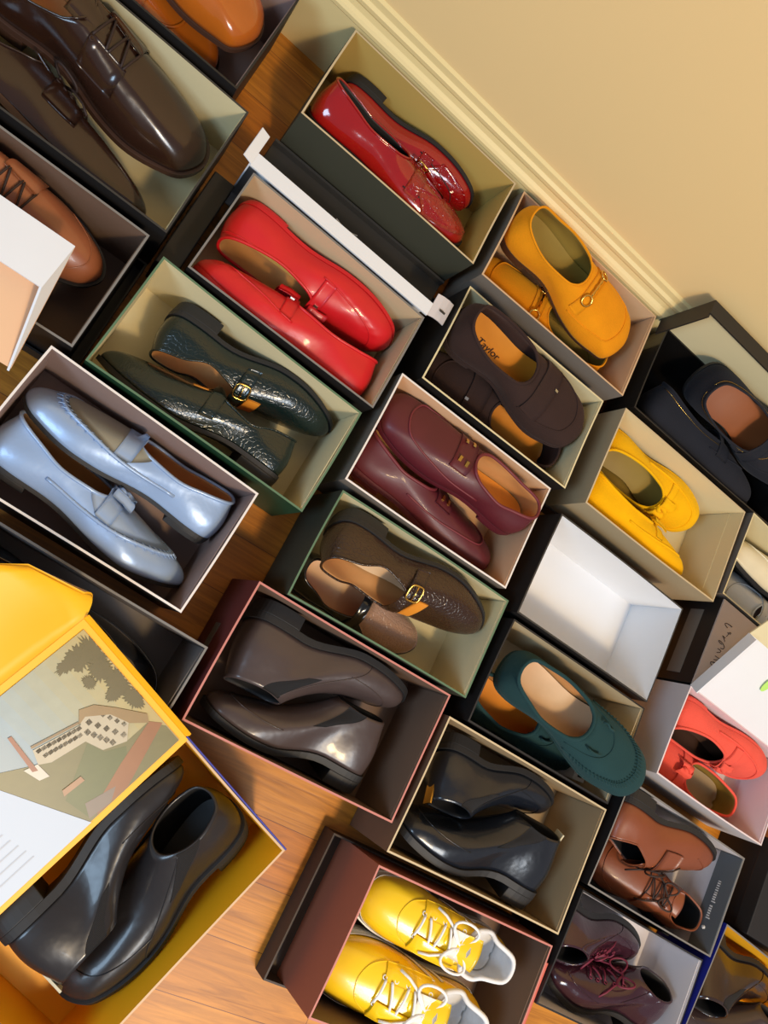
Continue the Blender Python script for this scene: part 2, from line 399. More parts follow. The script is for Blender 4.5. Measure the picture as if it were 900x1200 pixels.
    def insole(s, m_, f=.90, z=.004):
        O = s.outline(); N = len(O); h = N//2; v = []; fc = []
        for i in range(1, h):
            a, b = O[i], O[N-i]
            c = (a+b)/2
            for u in (-1, -.6, 0, .6, 1):
                p = c+(a-c)*u*f if u > 0 else c+(b-c)*(-u)*f
                x = s.L*.5+(p.x-s.L*.5)*.965
                v.append(Vector((x, p.y, s.lift(p.x)+z+.004*abs(u)**3)))
        for i in range(h-2):
            for j in range(4):
                q = (i*5+j, (i+1)*5+j, (i+1)*5+j+1, i*5+j+1); fc.append(q if s.side > 0 else q[::-1])
        s.add('insole', MB().add(v, fc), [m_])
    def line(s, k0, k1, t0, t1, r, m_, name='seam', off=.0006, n=40):
        pts = [s.ev(k0+(k1-k0)*i/n, t0+(t1-t0)*i/n, off) for i in range(n+1)]
        s.add(name, MB().tube(pts, r), [m_])
    def rim(s, m_, r=.0018, name='topline_binding'):
        n = 80; s.add(name, MB().tube([s.ev(16*i/n, 1.0, 0) for i in range(n)], r, closed=True), [m_])
    def apron(s, m_, k0=3.6, stitches=0, r=.0013, ms=None, sa=None):
        sa = sa or s.sa
        s.line(k0, 16-k0, sa, sa, r, m_, 'apron_seam', .0008, 60)
        if stitches:
            mb = MB()
            for i in range(stitches):
                k = k0+.4+(16-2*k0-.8)*i/(stitches-1)
                mb.tube([s.ev(k, sa-.055, .0012), s.ev(k, sa, .0026), s.ev(k, sa+.045, .0012)], .0007, 5)
            s.add('moccasin_stitching', mb, [ms or m_])
    def patch(s, fn, m_, name, off=.0016, th=.0014, na=14, nb=10):
        """fn(a,b)->(k,t) over unit square"""
        g = [[s.ev(*fn(i/na, j/nb), off) for j in range(nb+1)] for i in range(na+1)]
        s.add(name, MB().slab(g, th), [m_])
    def wrap(s, x, ph, off=.0):
        zc = s.lift(x)+.012; d = Vector((0, math.cos(ph), math.sin(ph))); a = Vector((x, 0, zc))
        hit = s.bvh.ray_cast(a+d*.3, -d)
        if hit[0] is None or (hit[0]-a).dot(d) < .004: return None
        return hit[0]+d*off
    def band(s, x, wd, p0, p1, m_, name='strap', off=.0022, th=.0022, n=26, skew=0, taper=None, lab=None):
        rows = []
        for i in range(n+1):
            ph = R(p0+(p1-p0)*i/n); row = []
            w2 = wd*(taper(i/n) if taper else 1)
            for j in range(5):
                xx = x+skew*(i/n-.5)+w2*(j/4-.5); row.append(s.wrap(xx, ph, off))
            rows.append(row)
        for j in range(5):
            col = [r[j] for r in rows]; ok = [i for i, c in enumerate(col) if c is not None]
            if not ok: return
            for i in range(len(col)):
                if col[i] is None:
                    lo = max([q for q in ok if q < i], default=ok[0]); hi = min([q for q in ok if q > i], default=ok[-1])
                    f = 0 if hi == lo else (i-lo)/(hi-lo); p = col[lo].lerp(col[hi], f) if hi != lo else col[lo].copy()
                    rows[i][j] = p+Vector((0, 0, .010*math.sin(math.pi*f)*s.W/.05))
        s.add(name, MB().slab(rows, th), [m_], label=lab); return rows
    def frame(s, x, ph):
        p = s.wrap(x, R(ph), 0) or Vector((x, 0, .055)); d = Vector((0, math.cos(R(ph)), math.sin(R(ph))))
        e = Vector((1, 0, 0)); px = s.wrap(x+.006, R(ph), 0)
        if px is not None: e = (px-p).normalized() if (px-p).length < .03 else e
        n = (d-e*d.dot(e)).normalized(); f = n.cross(e)
        return p, e, f, n
    def ring(s, x, ph, rx, ry, r, m_, name='buckle', off=.004, sq=4, prong=True):
        p, e, f, n = s.frame(x, ph); p = p+n*off; pts = []
        for i in range(28):
            a = 2*math.pi*i/28; c_, s_ = math.cos(a), math.sin(a); q = (abs(c_)**sq+abs(s_)**sq)**(-1/sq)
            pts.append(p+e*c_*q*rx+f*s_*q*ry)
        mb = MB().tube(pts, r, closed=True)
        if prong: mb.tube([p-f*ry, p+n*.002, p+f*ry*1.05], r*.8)
        s.add(name, mb, [m_]); return p, e, f, n
    def bit(s, x, m_, dph=30):
        mb = MB()
        for sg in (-1, 1):
            p, e, f, n = s.frame(x, 90+sg*dph); p += n*.0055
            mb.tube([p+e*.0085*math.cos(a)+f*.0085*math.sin(a) for a in [2*math.pi*i/18 for i in range(18)]], .0016, closed=True)
        pts = []
        for i in range(15):
            q = s.frame(x, 90-dph+8+(2*dph-16)*i/14); pts.append(q[0]+q[3]*.0065)
        mb.tube(pts, [.0017+.0011*math.sin(math.pi*i/14*3)**2 for i in range(15)])
        s.add('horsebit', mb, [m_], label='gold metal horsebit')
    def studs(s, pos, m_, size=(.0035, .0022), name='stud'):
        for x, ph in pos:
            p, e, f, n = s.frame(x, ph); mb = MB().box(-1, 1, -1, 1, -1, 1)
            M_ = Matrix((tuple(e)+(0,), tuple(f)+(0,), tuple(n)+(0,), (0, 0, 0, 1))).transposed()
            mb.v = [p+n*.0038+(e*v.x*size[0]+f*v.y*size[1]+n*v.z*.001) for v in mb.v]
            s.add(name, mb, [m_], False)
    def bow(s, x, m_, ph=90, size=.018):
        p, e, f, n = s.frame(x, ph); mb = MB()
        for sg in (-1, 1):
            g = []
            for i in range(9):
                a = i/8; r_ = []
                for j in range(5):
                    b = j/4-.5; wd = .006+.009*math.sin(a*math.pi*.6)
                    r_.append(p+f*sg*size*(a)+e*(b*wd*2+.004*a)+n*(.005+.008*math.sin(a*math.pi)-.003*abs(b)))
                g.append(r_)
            mb.slab(g, .0016*sg)
        mb.tube([p+n*.010+e*.007*math.cos(a)+f*.004*math.sin(a)+n*.003*math.sin(a*2) for a in [2*math.pi*i/12 for i in range(12)]], .004, closed=True)
        s.add('knotted_bow', mb, [m_])
    def laces(s, x0, x1, rows, m_, me=None, spread=22, r=.0016, loops=True, flat=False, lr=1.0):
        mb = MB(); eys = []
        for i in range(rows):
            x = x0+(x1-x0)*i/(rows-1)
            pts = []
            for j in range(9):
                q = s.frame(x+(.006 if i % 2 else -.002)*(j/8-.5)*2, 90-spread+2*spread*j/8); pts.append(q[0]+q[3]*(.0035+.002*math.sin(math.pi*j/8)))
            mb.tube(pts, r*(1.5 if flat else 1))
            for sg in (-1, 1):
                q = s.frame(x, 90+sg*(spread+3)); c_ = q[0]+q[3]*.0018
                ey = MB(); eys.append(ey); ey.tube([c_+q[1]*.0028*math.cos(a)+q[2]*.0028*math.sin(a) for a in [2*math.pi*t_/10 for t_ in range(10)]], .0009, closed=True)
        if loops:
            q = s.frame(x0, 90); b = q[0]+q[3]*.005
            for sg in (-1, 1):
                pts = [b+q[2]*sg*(.003+.030*lr*math.sin(a*.5)**1.2*(1 if a < math.pi else 1))+q[1]*(.002+.020*lr*math.sin(a))+q[3]*(.006*math.sin(a*.5)) for a in [2*math.pi*i/18 for i in range(19)]]
                mb.tube(pts, r*1.1)
                mb.tube([b, b+q[2]*sg*.018+q[1]*.018+q[3]*.002, b+q[2]*sg*.030+q[1]*.040-q[3]*.002, b+q[2]*sg*.034+q[1]*.055-q[3]*.008], r)
        s.add('lace', mb, [m_])
        for e_ in eys: s.add('eyelet', e_, [me or m_])
    def tongue(s, m_, x0, x1, rise=.0):
        g = []
        for i in range(12):
            a = i/11; x = x0+(x1-x0)*a; row = []
            f0 = s.frame(x1, 90)[0]
            for j in range(9):
                b = (j/8-.5)*2; wd = .016+.008*(1-a)
                zz = f0.z+(x1-x)*(.42)+rise*(1-a)+.0005-.006*b*b
                row.append(Vector((x, b*wd, zz)))
            g.append(row)
        s.add('tongue', MB().slab(g, .003), [m_])
    def place(s, name, label, cat, boxc, byaw, bx, by, toe='R', yaw=0, roll=0, pitch=0, z0=.0067, group=None, free=False, dz=0, gap=0):
        _, dr, dyw, dbx, dby, ddz = FIT.get(label, (1, 0, 0, 0, 0, 0)); roll += dr; yaw += dyw; bx += dbx; by += dby; dz += ddz
        yw = R(byaw+yaw+(180 if toe == 'L' else 0)); cy, sy = math.cos(R(byaw)), math.sin(R(byaw))
        wx = boxc[0]+cy*bx-sy*by; wy = boxc[1]+sy*bx+cy*by
        K_ = s.grow*FIT.get(label, (1, 0, 0, 0, 0, 0))[0]
        for p in s.parts: p[1].v = [v*K_ for v in p[1].v]
        rot = Matrix.Rotation(yw, 4, 'Z') @ Matrix.Rotation(R(roll), 4, 'X') @ Matrix.Rotation(R(pitch), 4, 'Y')
        cen = Vector((s.L*.5*K_, 0, 0))
        if not free:
            cb, yb, Lb, Wb = s.boxdim; inv = Matrix.Rotation(-R(byaw), 4, 'Z')
            for it in range(3):
                pts = [rot @ (v-cen) for p in s.parts for v in p[1].v]; mn = min(p.z for p in pts)
                low = [(inv @ p)*(1 if z0+p.z-mn+dz < H0-.001 else .95) for p in pts]
                x0, x1 = min(p.x for p in low), max(p.x for p in low); y0, y1 = min(p.y for p in low), max(p.y for p in low)
                lx, ly = Lb-2*TH-.006, Wb-2*TH-.006
                f = min(1, lx/(x1-x0), ly/(y1-y0))
                if f < .999:
                    for p in s.parts: p[1].v = [v*f for v in p[1].v]
                    cen = cen*f
                else: break
            bx2 = min(max(bx, -lx/2-x0), lx/2-x1); by2 = min(max(by, -ly/2-y0), ly/2-y1)
            wx = boxc[0]+cy*bx2-sy*by2; wy = boxc[1]+sy*bx2+cy*by2
        mn = min((rot @ (v-cen)).z for p in s.parts for v in p[1].v)
        t = thing(name, label, cat, (wx, wy, z0-mn+dz), 0, group); t.rotation_euler = rot.to_euler()
        for pn, mb, mats, sm, lab, par, mod in s.parts:
            mb.v = [v-cen for v in mb.v]
            o = mb.build(pn, mats, t, sm, lab)
            if mod:
                b = o.modifiers.new('thickness', 'SOLIDIFY'); b.thickness = mod[1]; b.offset = -1; b.material_offset = 1; b.material_offset_rim = 0
            elif pn in ('sole', 'heel'):
                b = o.modifiers.new('bevel', 'BEVEL'); b.width = .0012; b.segments = 2; b.limit_method = 'ANGLE'
        s.obj = t
        return t

# ------------------------------------------------------------------ box colours
IN_CREAM = card('cream_card', (214, 200, 158)); IN_BEIGE = card('beige_card', (196, 176, 140)); IN_PEACH = card('peach_card', (224, 178, 136))
IN_SAND = card('warm_sand_card', (206, 172, 134)); IN_DKBROWN = card('dark_brown_card', (112, 88, 72)); IN_MAUVE = card('mauve_card', (150, 126, 118)); IN_TAN = card('tan_card', (160, 136, 102))
IN_OCHRE = card('ochre_card', (186, 156, 84)); OLIVE = card('dark_olive_card', (62, 62, 50)); TAUPE = card('taupe_card', (120, 110, 100))
GREENC = mat('dark_green_card', (26, 62, 40), .5); RIMGREEN = card('pale_green_rim', (84, 112, 84)); RIMWHITE = card('white_rim', (226, 218, 212))
BURG = card('burgundy_card', (104, 44, 42)); RIMPINK = card('pink_rim', (190, 120, 110)); RUST = card('rust_brown_card', (160, 92, 68))
BLUEC = mat('cobalt_card', (34, 40, 140), .45); YELC = mat('golden_yellow_card', (250, 180, 24), .5, bump=.2, bscale=30)
GREYW = card('grey_white_card', (206, 200, 202)); PINKW = card('pinkish_white_card', (222, 206, 208)); BROWNC = card('brown_card', (112, 84, 64))
LABELM = card('label_paper', (112, 106, 98)); GLOSSBLACK = mat('gloss_black_card', (22, 20, 19), .16, coat=.5)
RIMGREY = card('grey_rim', (120, 116, 112)); TISSUE = mat('tissue_paper', (226, 224, 220), .8, bump=.8, bscale=25, bdist=.004)

B = {}   # centre, yaw, L, W of every box
def mk(key, label, c, yaw, L, W, H, *a, **k):
    B[key] = (c, yaw, L, W); return shoebox(label, c, yaw, L, W, H, *a, **k)
H0 = .12
mk('redpat', 'dark green-grey open shoe box against the baseboard holding the dark red patent shoes', (.190, .796), 0, .326, .168, H0, OLIVE, IN_OCHRE, IN_BEIGE)
mk('mustard', 'open beige shoe box against the baseboard holding the mustard suede loafers', (.538, .796), .5, .332, .172, H0, TAUPE, IN_SAND, IN_SAND)
mk('dkbrown', 'black open shoe box with cream inside holding the dark brown suede loafers', (.519, .592), 0, .308, .174, H0, BLACKC, IN_CREAM, IN_CREAM)
mk('maroon', 'white-rimmed open shoe box with peach inside holding the maroon loafers', (.491, .400), -.3, .313, .182, H0, TAUPE, IN_PEACH, RIMWHITE)
mk('yellow', 'cream open shoe box with a finger notch holding the bright yellow driving shoes', (.893, .603), 0, .345, .190, H0, card('sand_card', (176, 158, 126)), IN_CREAM, IN_BEIGE, notch=.0)
mk('snakeb', 'green-rimmed open shoe box holding the brown reptile monk-strap pair', (.500, .214), 0, .322, .162, H0, OLIVE, IN_CREAM, RIMGREEN)
mk('snakeg', 'green-rimmed open shoe box holding the dark green reptile monk-strap pair', (.144, .328), -2.5, .325, .167, H0, GREENC, IN_CREAM, RIMGREEN)
mk('burg', 'burgundy open shoe box holding the dark grey-brown chelsea boots', (.465, .031), -.6, .338, .194, H0, BURG, IN_DKBROWN, RIMPINK, size_label=(LABELM, -.012, .085, .04, .062))
mk('bboot', 'brown open shoe box with tan inside holding the black ankle boots', (.821, -.006), -1.1, .350, .203, H0, BROWNC, IN_TAN, IN_BEIGE)
mk('redloaf', 'open shoe box with a pink-beige inside holding the bright red loafers', (.170, .506), -1.2, .306, .166, H0, BLACKC, IN_BEIGE, RIMGREY)
mk('silver', 'white-rimmed shoe box with mauve inside holding the silver-blue loafers', (.084, .146), -3.3, .300, .180, H0, BLACKC, IN_MAUVE, RIMWHITE)
mk('patent', 'black open shoe box partly under the yellow lid, holding a black patent shoe', (.122, -.055), -3.2, .306, .180, H0, BLACKC, card('charcoal_card', (112, 104, 99)), RIMGREY)
mk('oxford', 'large black shoe box with cream inside holding the dark brown dress shoes', (-.200, .552), 0, .346, .212, H0, BLACKC, IN_CREAM, DARKC)
mk('brogue', 'black open shoe box with brown inside holding the tan brogues', (-.205, .343), 0, .328, .174, H0, BLACKC, IN_DKBROWN, RIMGREY)
mk('toptan', 'black shoe box by the baseboard holding the glossy tan loafers', (-.222, .762), 0, .334, .178, H0, BLACKC, IN_MAUVE, BLACKC)
mk('empty', 'empty black shoe box with bright white inside', (.843, .374), -1, .316, .180, H0, BLACKC, WHITEC, DARKC, fold=False)
mk('greens', 'black open shoe box with beige inside holding the teal green suede loafers', (.840, .188), -1, .316, .170, H0, BLACKC, IN_BEIGE, BLACKC)
mk('sneak', 'pinkish brown flip-lid shoe box holding the yellow sneakers', (.815, -.228), -.8, .350, .204, H0, RUST, IN_DKBROWN, RIMPINK)
mk('coral', 'pinkish white shoe box holding the coral red loafers', (1.235, .262), -2.5, .312, .166, H0, GREYW, PINKW, PINKW)
mk('lace', 'black shoe box with pale inside and an upright printed end flap, holding tan lace-up shoes', (1.185, .056), -3, .330, .180, H0, BLACKC, GREYW, RIMGREY)
mk('purple', 'black shoe box with pale inside holding the dark plum patent boots', (1.165, -.132), -3, .320, .178, H0, BLACKC, GREYW, BLACKC)
mk('white2', 'pale cream shoe box at the right edge holding white and silver shoes', (1.243, .616), -2, .32, .176, H0, TAUPE, IN_CREAM, IN_CREAM)
mk('script', 'closed black shoe box with a taupe top bearing handwriting-style script', (1.250, .437), -2, .325, .172, .116, BLACKC, TAUPE, BLACKC, size_label=(LABELM, -.005, .13, .055, .085))
mk('lower', 'blue shoe box with golden inside at the lower right corner', (1.500, -.105), -8, .31, .21, H0, BLUEC, YELC, RIMGREY)
mk('navy', 'gloss black shoe box against the wall holding large navy shoes, lid standing open', (.938, .796), 0, .405, .172, H0, GLOSSBLACK, GLOSSBLACK, BLACKC, size_label=(card('pale_label', (176, 168, 156)), -.01, .07, .05, .105))
mk('blue', 'cobalt blue flip-lid shoe box with golden yellow inside holding the large black boots', (.3457, -.273), -111, .335, .205, H0, BLUEC, YELC, IN_SAND, fold=False)

PAIRS = dict(redpat='dark red patent pair', mustard='mustard suede pair', dkbrown='dark brown suede pair', maroon='maroon loafer pair', yellow='bright yellow driving pair', snakeb='brown reptile pair', snakeg='dark green reptile pair', burg='grey-brown chelsea pair', bboot='black ankle boot pair', redloaf='bright red loafer pair', silver='silver-blue loafer pair', oxford='dark brown dress shoe pair', brogue='tan leather pair', toptan='glossy tan loafer pair', greens='teal green moccasin pair', sneak='yellow sneaker pair', coral='coral red loafer pair', lace='tan lace-up pair', purple='plum patent boot pair', white2='white and silver shoes at the right edge', lower='dark brown boot pair', navy='navy slip-on pair', blue='large black chelsea pair')
def put(key, sh, name, label, cat, bx, by, **k):
    c, yaw, L, W = B[key]; sh.boxdim = B[key]; k.setdefault('group', PAIRS.get(key)); return sh.place(name, label, cat, c, yaw, bx, by, **k)

# ------------------------------------------------------------------ shoes, box by box
RED_P = leather('dark_red_patent', (150, 12, 16), .12, .8, .5); RED_C = mat('dark_red_reptile', (140, 10, 14), .15, bump=.6, bscale=150, kind='croc', coat=.7, var=.2)
def redpat(side):
    s = Shoe(L=.280, W=.041, toe='round', tv=.52, heel=.014, ts=.005, side=side, hz=.054, vz=.050, sz=.040, toeh=.030)
    s.upper(RED_P, BLACKLIN); s.sole(DARKRUB, mh=DARKRUB); s.insole(BLACKLIN); s.rim(RED_P)
    s.band(.170, .022, 14, 166, RED_C, 'strap'); s.ring(.170, 62, .010, .011, .0013, GOLD, off=.005)
    s.patch(lambda a, b: (5.0+6*b, .18+.42*a), RED_C, 'toe_cap', .0012, .001, 6, 30)
    s.line(4.2, 11.8, .42, .42, .0011, BLACKLIN, 'vamp_piping')
    return s
put('redpat', redpat(1), 'monk_strap_shoe', 'dark red patent strap shoe nearest the baseboard, black sole against the box wall', 'shoe', .006, .060, roll=94, yaw=-3)
put('redpat', redpat(-1), 'monk_strap_shoe', 'dark red patent strap shoe tucked behind the dark green front wall of its box', 'shoe', -.020, -.060, roll=-38, yaw=-3)

RED_S = leather('bright_red_leather', (200, 22, 30), .42, .15, .45)
def redloaf(side):
    s = Shoe(L=.272, W=.045, toe='round', tv=.56, heel=.006, ts=.004, side=side, hz=.056, vz=.052, sz=.043, pucker=.0018, sa=.42, toeh=.032)
    s.upper(RED_S, TAN_L); s.sole(RED_S, ww=.001); s.insole(IN_OCHRE); s.rim(RED_S, .0022)
    s.band(.150, .018, 20, 160, RED_S, 'strap'); s.bow(.155, RED_S, 90, .016); s.apron(RED_S, 3.8)
    s.studs([(.152, 70), (.152, 112)], SILVERM, (.003, .004), 'metal_tip')
    s.line(.2, 2.2, .78, .98, .001, RED_S, 'heel_seam')
    return s
put('redloaf', redloaf(1), 'driving_loafer', 'bright red loafer on its side, puckered toe towards the right end of the box', 'shoe', .002, .055, roll=58, yaw=-3)
put('redloaf', redloaf(-1), 'driving_loafer', 'bright red loafer on its side with its heel at the right end of the box', 'shoe', -.022, -.050, toe='L', roll=64, yaw=-3)

MUST = suede('mustard_suede', (226, 142, 14)); OLIN = leather('olive_lining', (150, 122, 50), .6, 0, .2)
def mustard(side):
    s = Shoe(L=.276, W=.050, toe='square', tv=.50, heel=.012, ts=.004, side=side, hz=.054, vz=.056, toeh=.034, sa=.40)
    s.upper(MUST, OLIN); s.sole(BROWNSOLE, ww=.001); s.insole(OLIN); s.rim(MUST, .0016)
    s.band(.158, .020, 30, 150, MUST, 'strap'); s.bit(.158, GOLD, 30); s.apron(MUST, 4.2, r=.0010)
    return s
put('mustard', mustard(1), 'horsebit_loafer', 'mustard suede horsebit loafer nearest the baseboard, toe to the right', 'shoe', .002, .036, yaw=-8, roll=6, dz=.034)
put('mustard', mustard(-1), 'horsebit_loafer', 'mustard suede horsebit loafer partly under its mate, heel to the right', 'shoe', -.010, -.036, toe='L', roll=10, yaw=-2)

DKS = suede('dark_brown_suede', (52, 36, 32))
def dkb(side):
    s = Shoe(L=.280, W=.053, toe='round', tv=.50, heel=.010, ts=.006, side=side, hz=.058, vz=.050, open_w=.95, toeh=.034, sa=.42)
    s.upper(DKS, DKS); s.sole(DKS, ww=.0015); s.insole(ORANGE_L); s.rim(DKS, .0024)
    s.band(.172, .034, 24, 156, DKS, 'strap', off=.003); s.apron(DKS, 4.2)
    s.studs([(.186, 78)], SILVERM, (.003, .0022), 'metal_stud')
    return s
def writing(s, txt, x, y, size, m_, rot=0, z=.006, name='printed_name'):
    cu = bpy.data.curves.new('writing', 'FONT'); cu.body = txt; cu.size = size; cu.extrude = .0001; cu.shear = .3; cu.align_x = 'CENTER'
    o = bpy.data.objects.new('writing', cu); dg = bpy.context.evaluated_depsgraph_get()
    me = bpy.data.meshes.new_from_object(o)
    mb = MB(); Mr = Matrix.Rotation(R(rot), 3, 'Z')
    mb.v = [Mr @ v.co+Vector((x, y, 0)) for v in me.vertices]
    mb.v = [Vector((v.x, v.y, v.z+s.lift(v.x)+z)) for v in mb.v]
    mb.f = [tuple(p.vertices) for p in me.polygons]; mb.m = [0]*len(mb.f)
    bpy.data.objects.remove(o)
    s.add(name, mb, [m_], False)
INK = mat('dark_ink', (50, 34, 28), .6); WINK = mat('white_ink', (215, 215, 215), .6)
s = dkb(1); writing(s, 'n Taylor', .062, -.004, .017, INK, 90-90, .0055)
put('dkbrown', s, 'penny_loafer', 'dark brown suede loafer nearer the wall with orange insole and printed name', 'shoe', .000, .050, yaw=-3, roll=4, dz=.030)
put('dkbrown', dkb(-1), 'penny_loafer', 'dark brown suede loafer beneath its mate, opening to the right', 'shoe', .004, -.050, toe='L', yaw=0, roll=-6)

MAR = leather('maroon_pebbled_leather', (84, 22, 32), .5, .05, .35); MARE = leather('maroon_edge', (106, 34, 42), .5, 0, .2)
def maroon(side):
    s = Shoe(L=.284, W=.0435, toe='square', tv=.47, heel=.008, ts=.006, side=side, hz=.050, vz=.048, sz=.040, toeh=.030, open_w=1.05)
    s.upper(MAR, TAN_L); s.sole(MAR, ww=.001); s.insole(ORANGE_L if side > 0 else PALE_L); s.rim(MARE, .0026)
    s.apron(MARE, 3.0, r=.0016, sa=.42)
    s.band(.152, .030, 42, 138, MAR, 'strap')
    s.studs([(.146, 64), (.158, 66), (.146, 118), (.158, 116)], GOLD, (.0022, .0042), 'gold_stud')
    return s
s = maroon(1); writing(s, 'Z E B', .085, .004, .010, INK, 180)
put('maroon', s, 'studded_loafer', 'maroon leather loafer with opening to the right and four gold studs on top', 'shoe', -.012, .034, toe='L', roll=8, yaw=-5, dz=.012)
put('maroon', maroon(-1), 'studded_loafer', 'maroon leather loafer on its side along the front wall, toe to the right', 'shoe', -.002, -.048, roll=-48, yaw=-4)

YEL = suede('bright_yellow_nubuck', (238, 176, 2))
def yel(side):
    s = Shoe(L=.268, W=.044, toe='round', tv=.60, heel=.004, ts=.004, side=side, hz=.054, vz=.050, sz=.042, toeh=.030, sa=.42, pucker=.0008)
    s.upper(YEL, OLIN); s.sole(YEL, ww=.001); s.insole(OLIN); s.rim(YEL, .0024); s.apron(YEL, 3.0, r=.0018)
    s.band(.165, .014, 25, 155, YEL, 'strap'); s.bow(.166, YEL, 90, .020)
    return s
put('yellow', yel(1), 'driving_shoe', 'bright yellow driving shoe with knotted bow, nearer the wall', 'shoe', -.015, .045, roll=52, yaw=-5)
put('yellow', yel(-1), 'driving_shoe', 'bright yellow driving shoe with knotted bow along the front wall of the box', 'shoe', -.010, -.050, roll=-56, yaw=-1)

BRC = mat('dark_brown_reptile', (50, 30, 18), .26, bump=.35, bscale=170, kind='croc', coat=.25, var=.25); BLK = leather('black_leather', (18, 18, 20), .22, .5, .35)
CROCP = mat('brown_reptile_vamp', (164, 128, 106), .3, bump=.5, bscale=160, kind='croc', coat=.3, var=.2)
GRC = mat('dark_green_reptile', (12, 28, 26), .24, bump=.22, bscale=170, kind='croc', coat=.4, var=.2)
def monk(side, m_, lin_, ins, vamp=None, toe='almond', strapm=None, L=.284, buckle=52):
    s = Shoe(L=L, W=.045, toe=toe, tv=.50, heel=.020, ts=.005, side=side, hz=.058, vz=.058, sz=.036, toeh=.032, open_w=1.1)
    s.upper(m_, lin_); s.sole(DARKRUB, mh=DARKRUB); s.insole(ins); s.rim(m_, .0016)
    s.band(.135, .020, 8, 172, strapm or m_, 'strap', off=.003); s.ring(.135, buckle, .011, .012, .0014, GOLD, off=.006)
    s.band(.160, .020, 62, 118, ORANGE_L, 'instep_cutout', off=.0012, th=.001)
    if vamp: s.patch(lambda a, b: (4.9+6.2*b, .20+.78*a), vamp, 'vamp_panel', .0010, .001, 10, 40)
    return s
put('snakeb', monk(1, BRC, TAN_L, PALE_L), 'monk_strap_shoe', 'brown reptile monk-strap shoe on its side nearer the wall, gold buckle facing up', 'shoe', .006, .052, roll=64, yaw=-4)
put('snakeb', monk(-1, BLK, ORANGE_L, PALE_L, CROCP), 'monk_strap_shoe', 'black-edged monk-strap shoe with pale reptile vamp and open insole facing up', 'shoe', -.016, -.034, roll=0, yaw=-6)
put('snakeg', monk(1, GRC, TAN_L, TAN_L), 'monk_strap_shoe', 'dark green reptile monk-strap shoe nearer the wall with gold buckle in view', 'shoe', .006, .050, roll=58, yaw=-3)
put('snakeg', monk(-1, GRC, TAN_L, TAN_L, toe='point', buckle=128), 'monk_strap_shoe', 'dark green reptile monk-strap shoe with pointed toe left, blunt heel right', 'shoe', -.006, -.054, toe='L', roll=62, yaw=-3)

SIL = mat('silver_blue_leather', (150, 172, 204), .36, bump=.3, bscale=30, metal=.25, coat=.2, var=.10, bdist=.004); SILD = mat('silver_olive_vamp', (150, 148, 136), .45, metal=.4)
def silver(side, ap):
    s = Shoe(L=.275, W=.046, toe='point' if side > 0 else 'round', tv=.52, heel=.008, ts=.004, side=side, hz=.054, vz=.048, sz=.040, toeh=.032, sa=.44)
    s.upper(SIL, TAN_L); s.sole(DARKRUB, ww=.0005); s.insole(IN_TAN if side > 0 else ORANGE_L); s.rim(SIL, .0024)
    s.patch(lambda a, b: (4.0+8*b, .48+.51*a), ap, 'apron', .0010, .001, 6, 30)
    s.apron(SIL, 2.6, stitches=30, r=.0024, ms=SIL)
    s.band(.148, .022, 24, 156, SIL, 'strap', off=.0034); 
    if side > 0: s.bow(.150, SIL, 90, .015)
    return s
put('silver', silver(-1, SILD), 'driving_loafer', 'silver-blue leather loafer nearer the wall with its heel at the right end', 'shoe', .000, .050, toe='L', roll=58, yaw=-3)
put('silver', silver(1, SIL), 'driving_loafer', 'silver-blue leather loafer along the front wall, pointed toe to the right', 'shoe', -.010, -.054, roll=-58, yaw=-5)

def boot(side, m_, gore, lining=BLACKLIN, L=.29, shaft=.112, heel=.022, solem=DARKRUB, tab=None, toe='round', W=.047, zipper=None):
    s = Shoe(L=L, W=W, toe=toe, kind='boot', heel=heel, ts=.009, side=side, shaft=shaft, toeh=.044, welt=.004)
    s.upper(m_, lining, .003); s.sole(solem, ww=.004, mh=solem); s.insole(lining)
    for sg in (3.9, 12.1):
        d = 1 if sg < 8 else -1
        s.patch(lambda a, b, sg=sg, d=d: (sg+d*(b-.5)*(.5+1.3*a), .48+.50*a), gore, 'elastic_gore', .0012, .001, 12, 10)
    s.line(4.6, 11.4, .30, .30, .0006, m_, 'welt_seam'); s.line(4.7, 4.7, .02, .95, .0007, m_, 'side_seam')
    if tab:
        p = s.ev(0, 1.0, .001); s.add('pull_tab', MB().box(p.x-.004, p.x-.001, p.y-.009, p.y+.009, p.z-.040, p.z+.006), [tab], False, label='pale pull tab')
    return s
GBR = leather('dark_grey_brown_leather', (70, 58, 56), .34, .12, .6); ELAS = mat('ribbed_elastic', (24, 22, 24), .8, bump=.8, bscale=300, kind='weave')
put('burg', boot(1, GBR, ELAS, shaft=.090, L=.284), 'chelsea_boot', 'dark grey-brown chelsea boot nearer the wall, toe to the right', 'boot', .004, .078, roll=56, yaw=-2)
put('burg', boot(-1, GBR, ELAS, shaft=.090, L=.284), 'chelsea_boot', 'dark grey-brown chelsea boot along the front wall, heel block at the right', 'boot', -.006, -.080, toe='L', roll=58, yaw=-1)
BLB = leather('black_glossy_leather', (22, 26, 34), .26, .3, .8); CREAMT = mat('cream_tab', (200, 190, 160), .6)
put('bboot', boot(1, BLB, ELAS, tab=GOLD, L=.272, shaft=.086), 'ankle_boot', 'black leather ankle boot nearer the wall, toe to the right', 'boot', -.004, .080, roll=54, yaw=-3)
put('bboot', boot(-1, BLB, ELAS, tab=CREAMT, L=.272, shaft=.086), 'ankle_boot', 'black leather ankle boot with a pale heel tab at the lower right of its box', 'boot', -.012, -.080, toe='L', roll=56, yaw=-3)

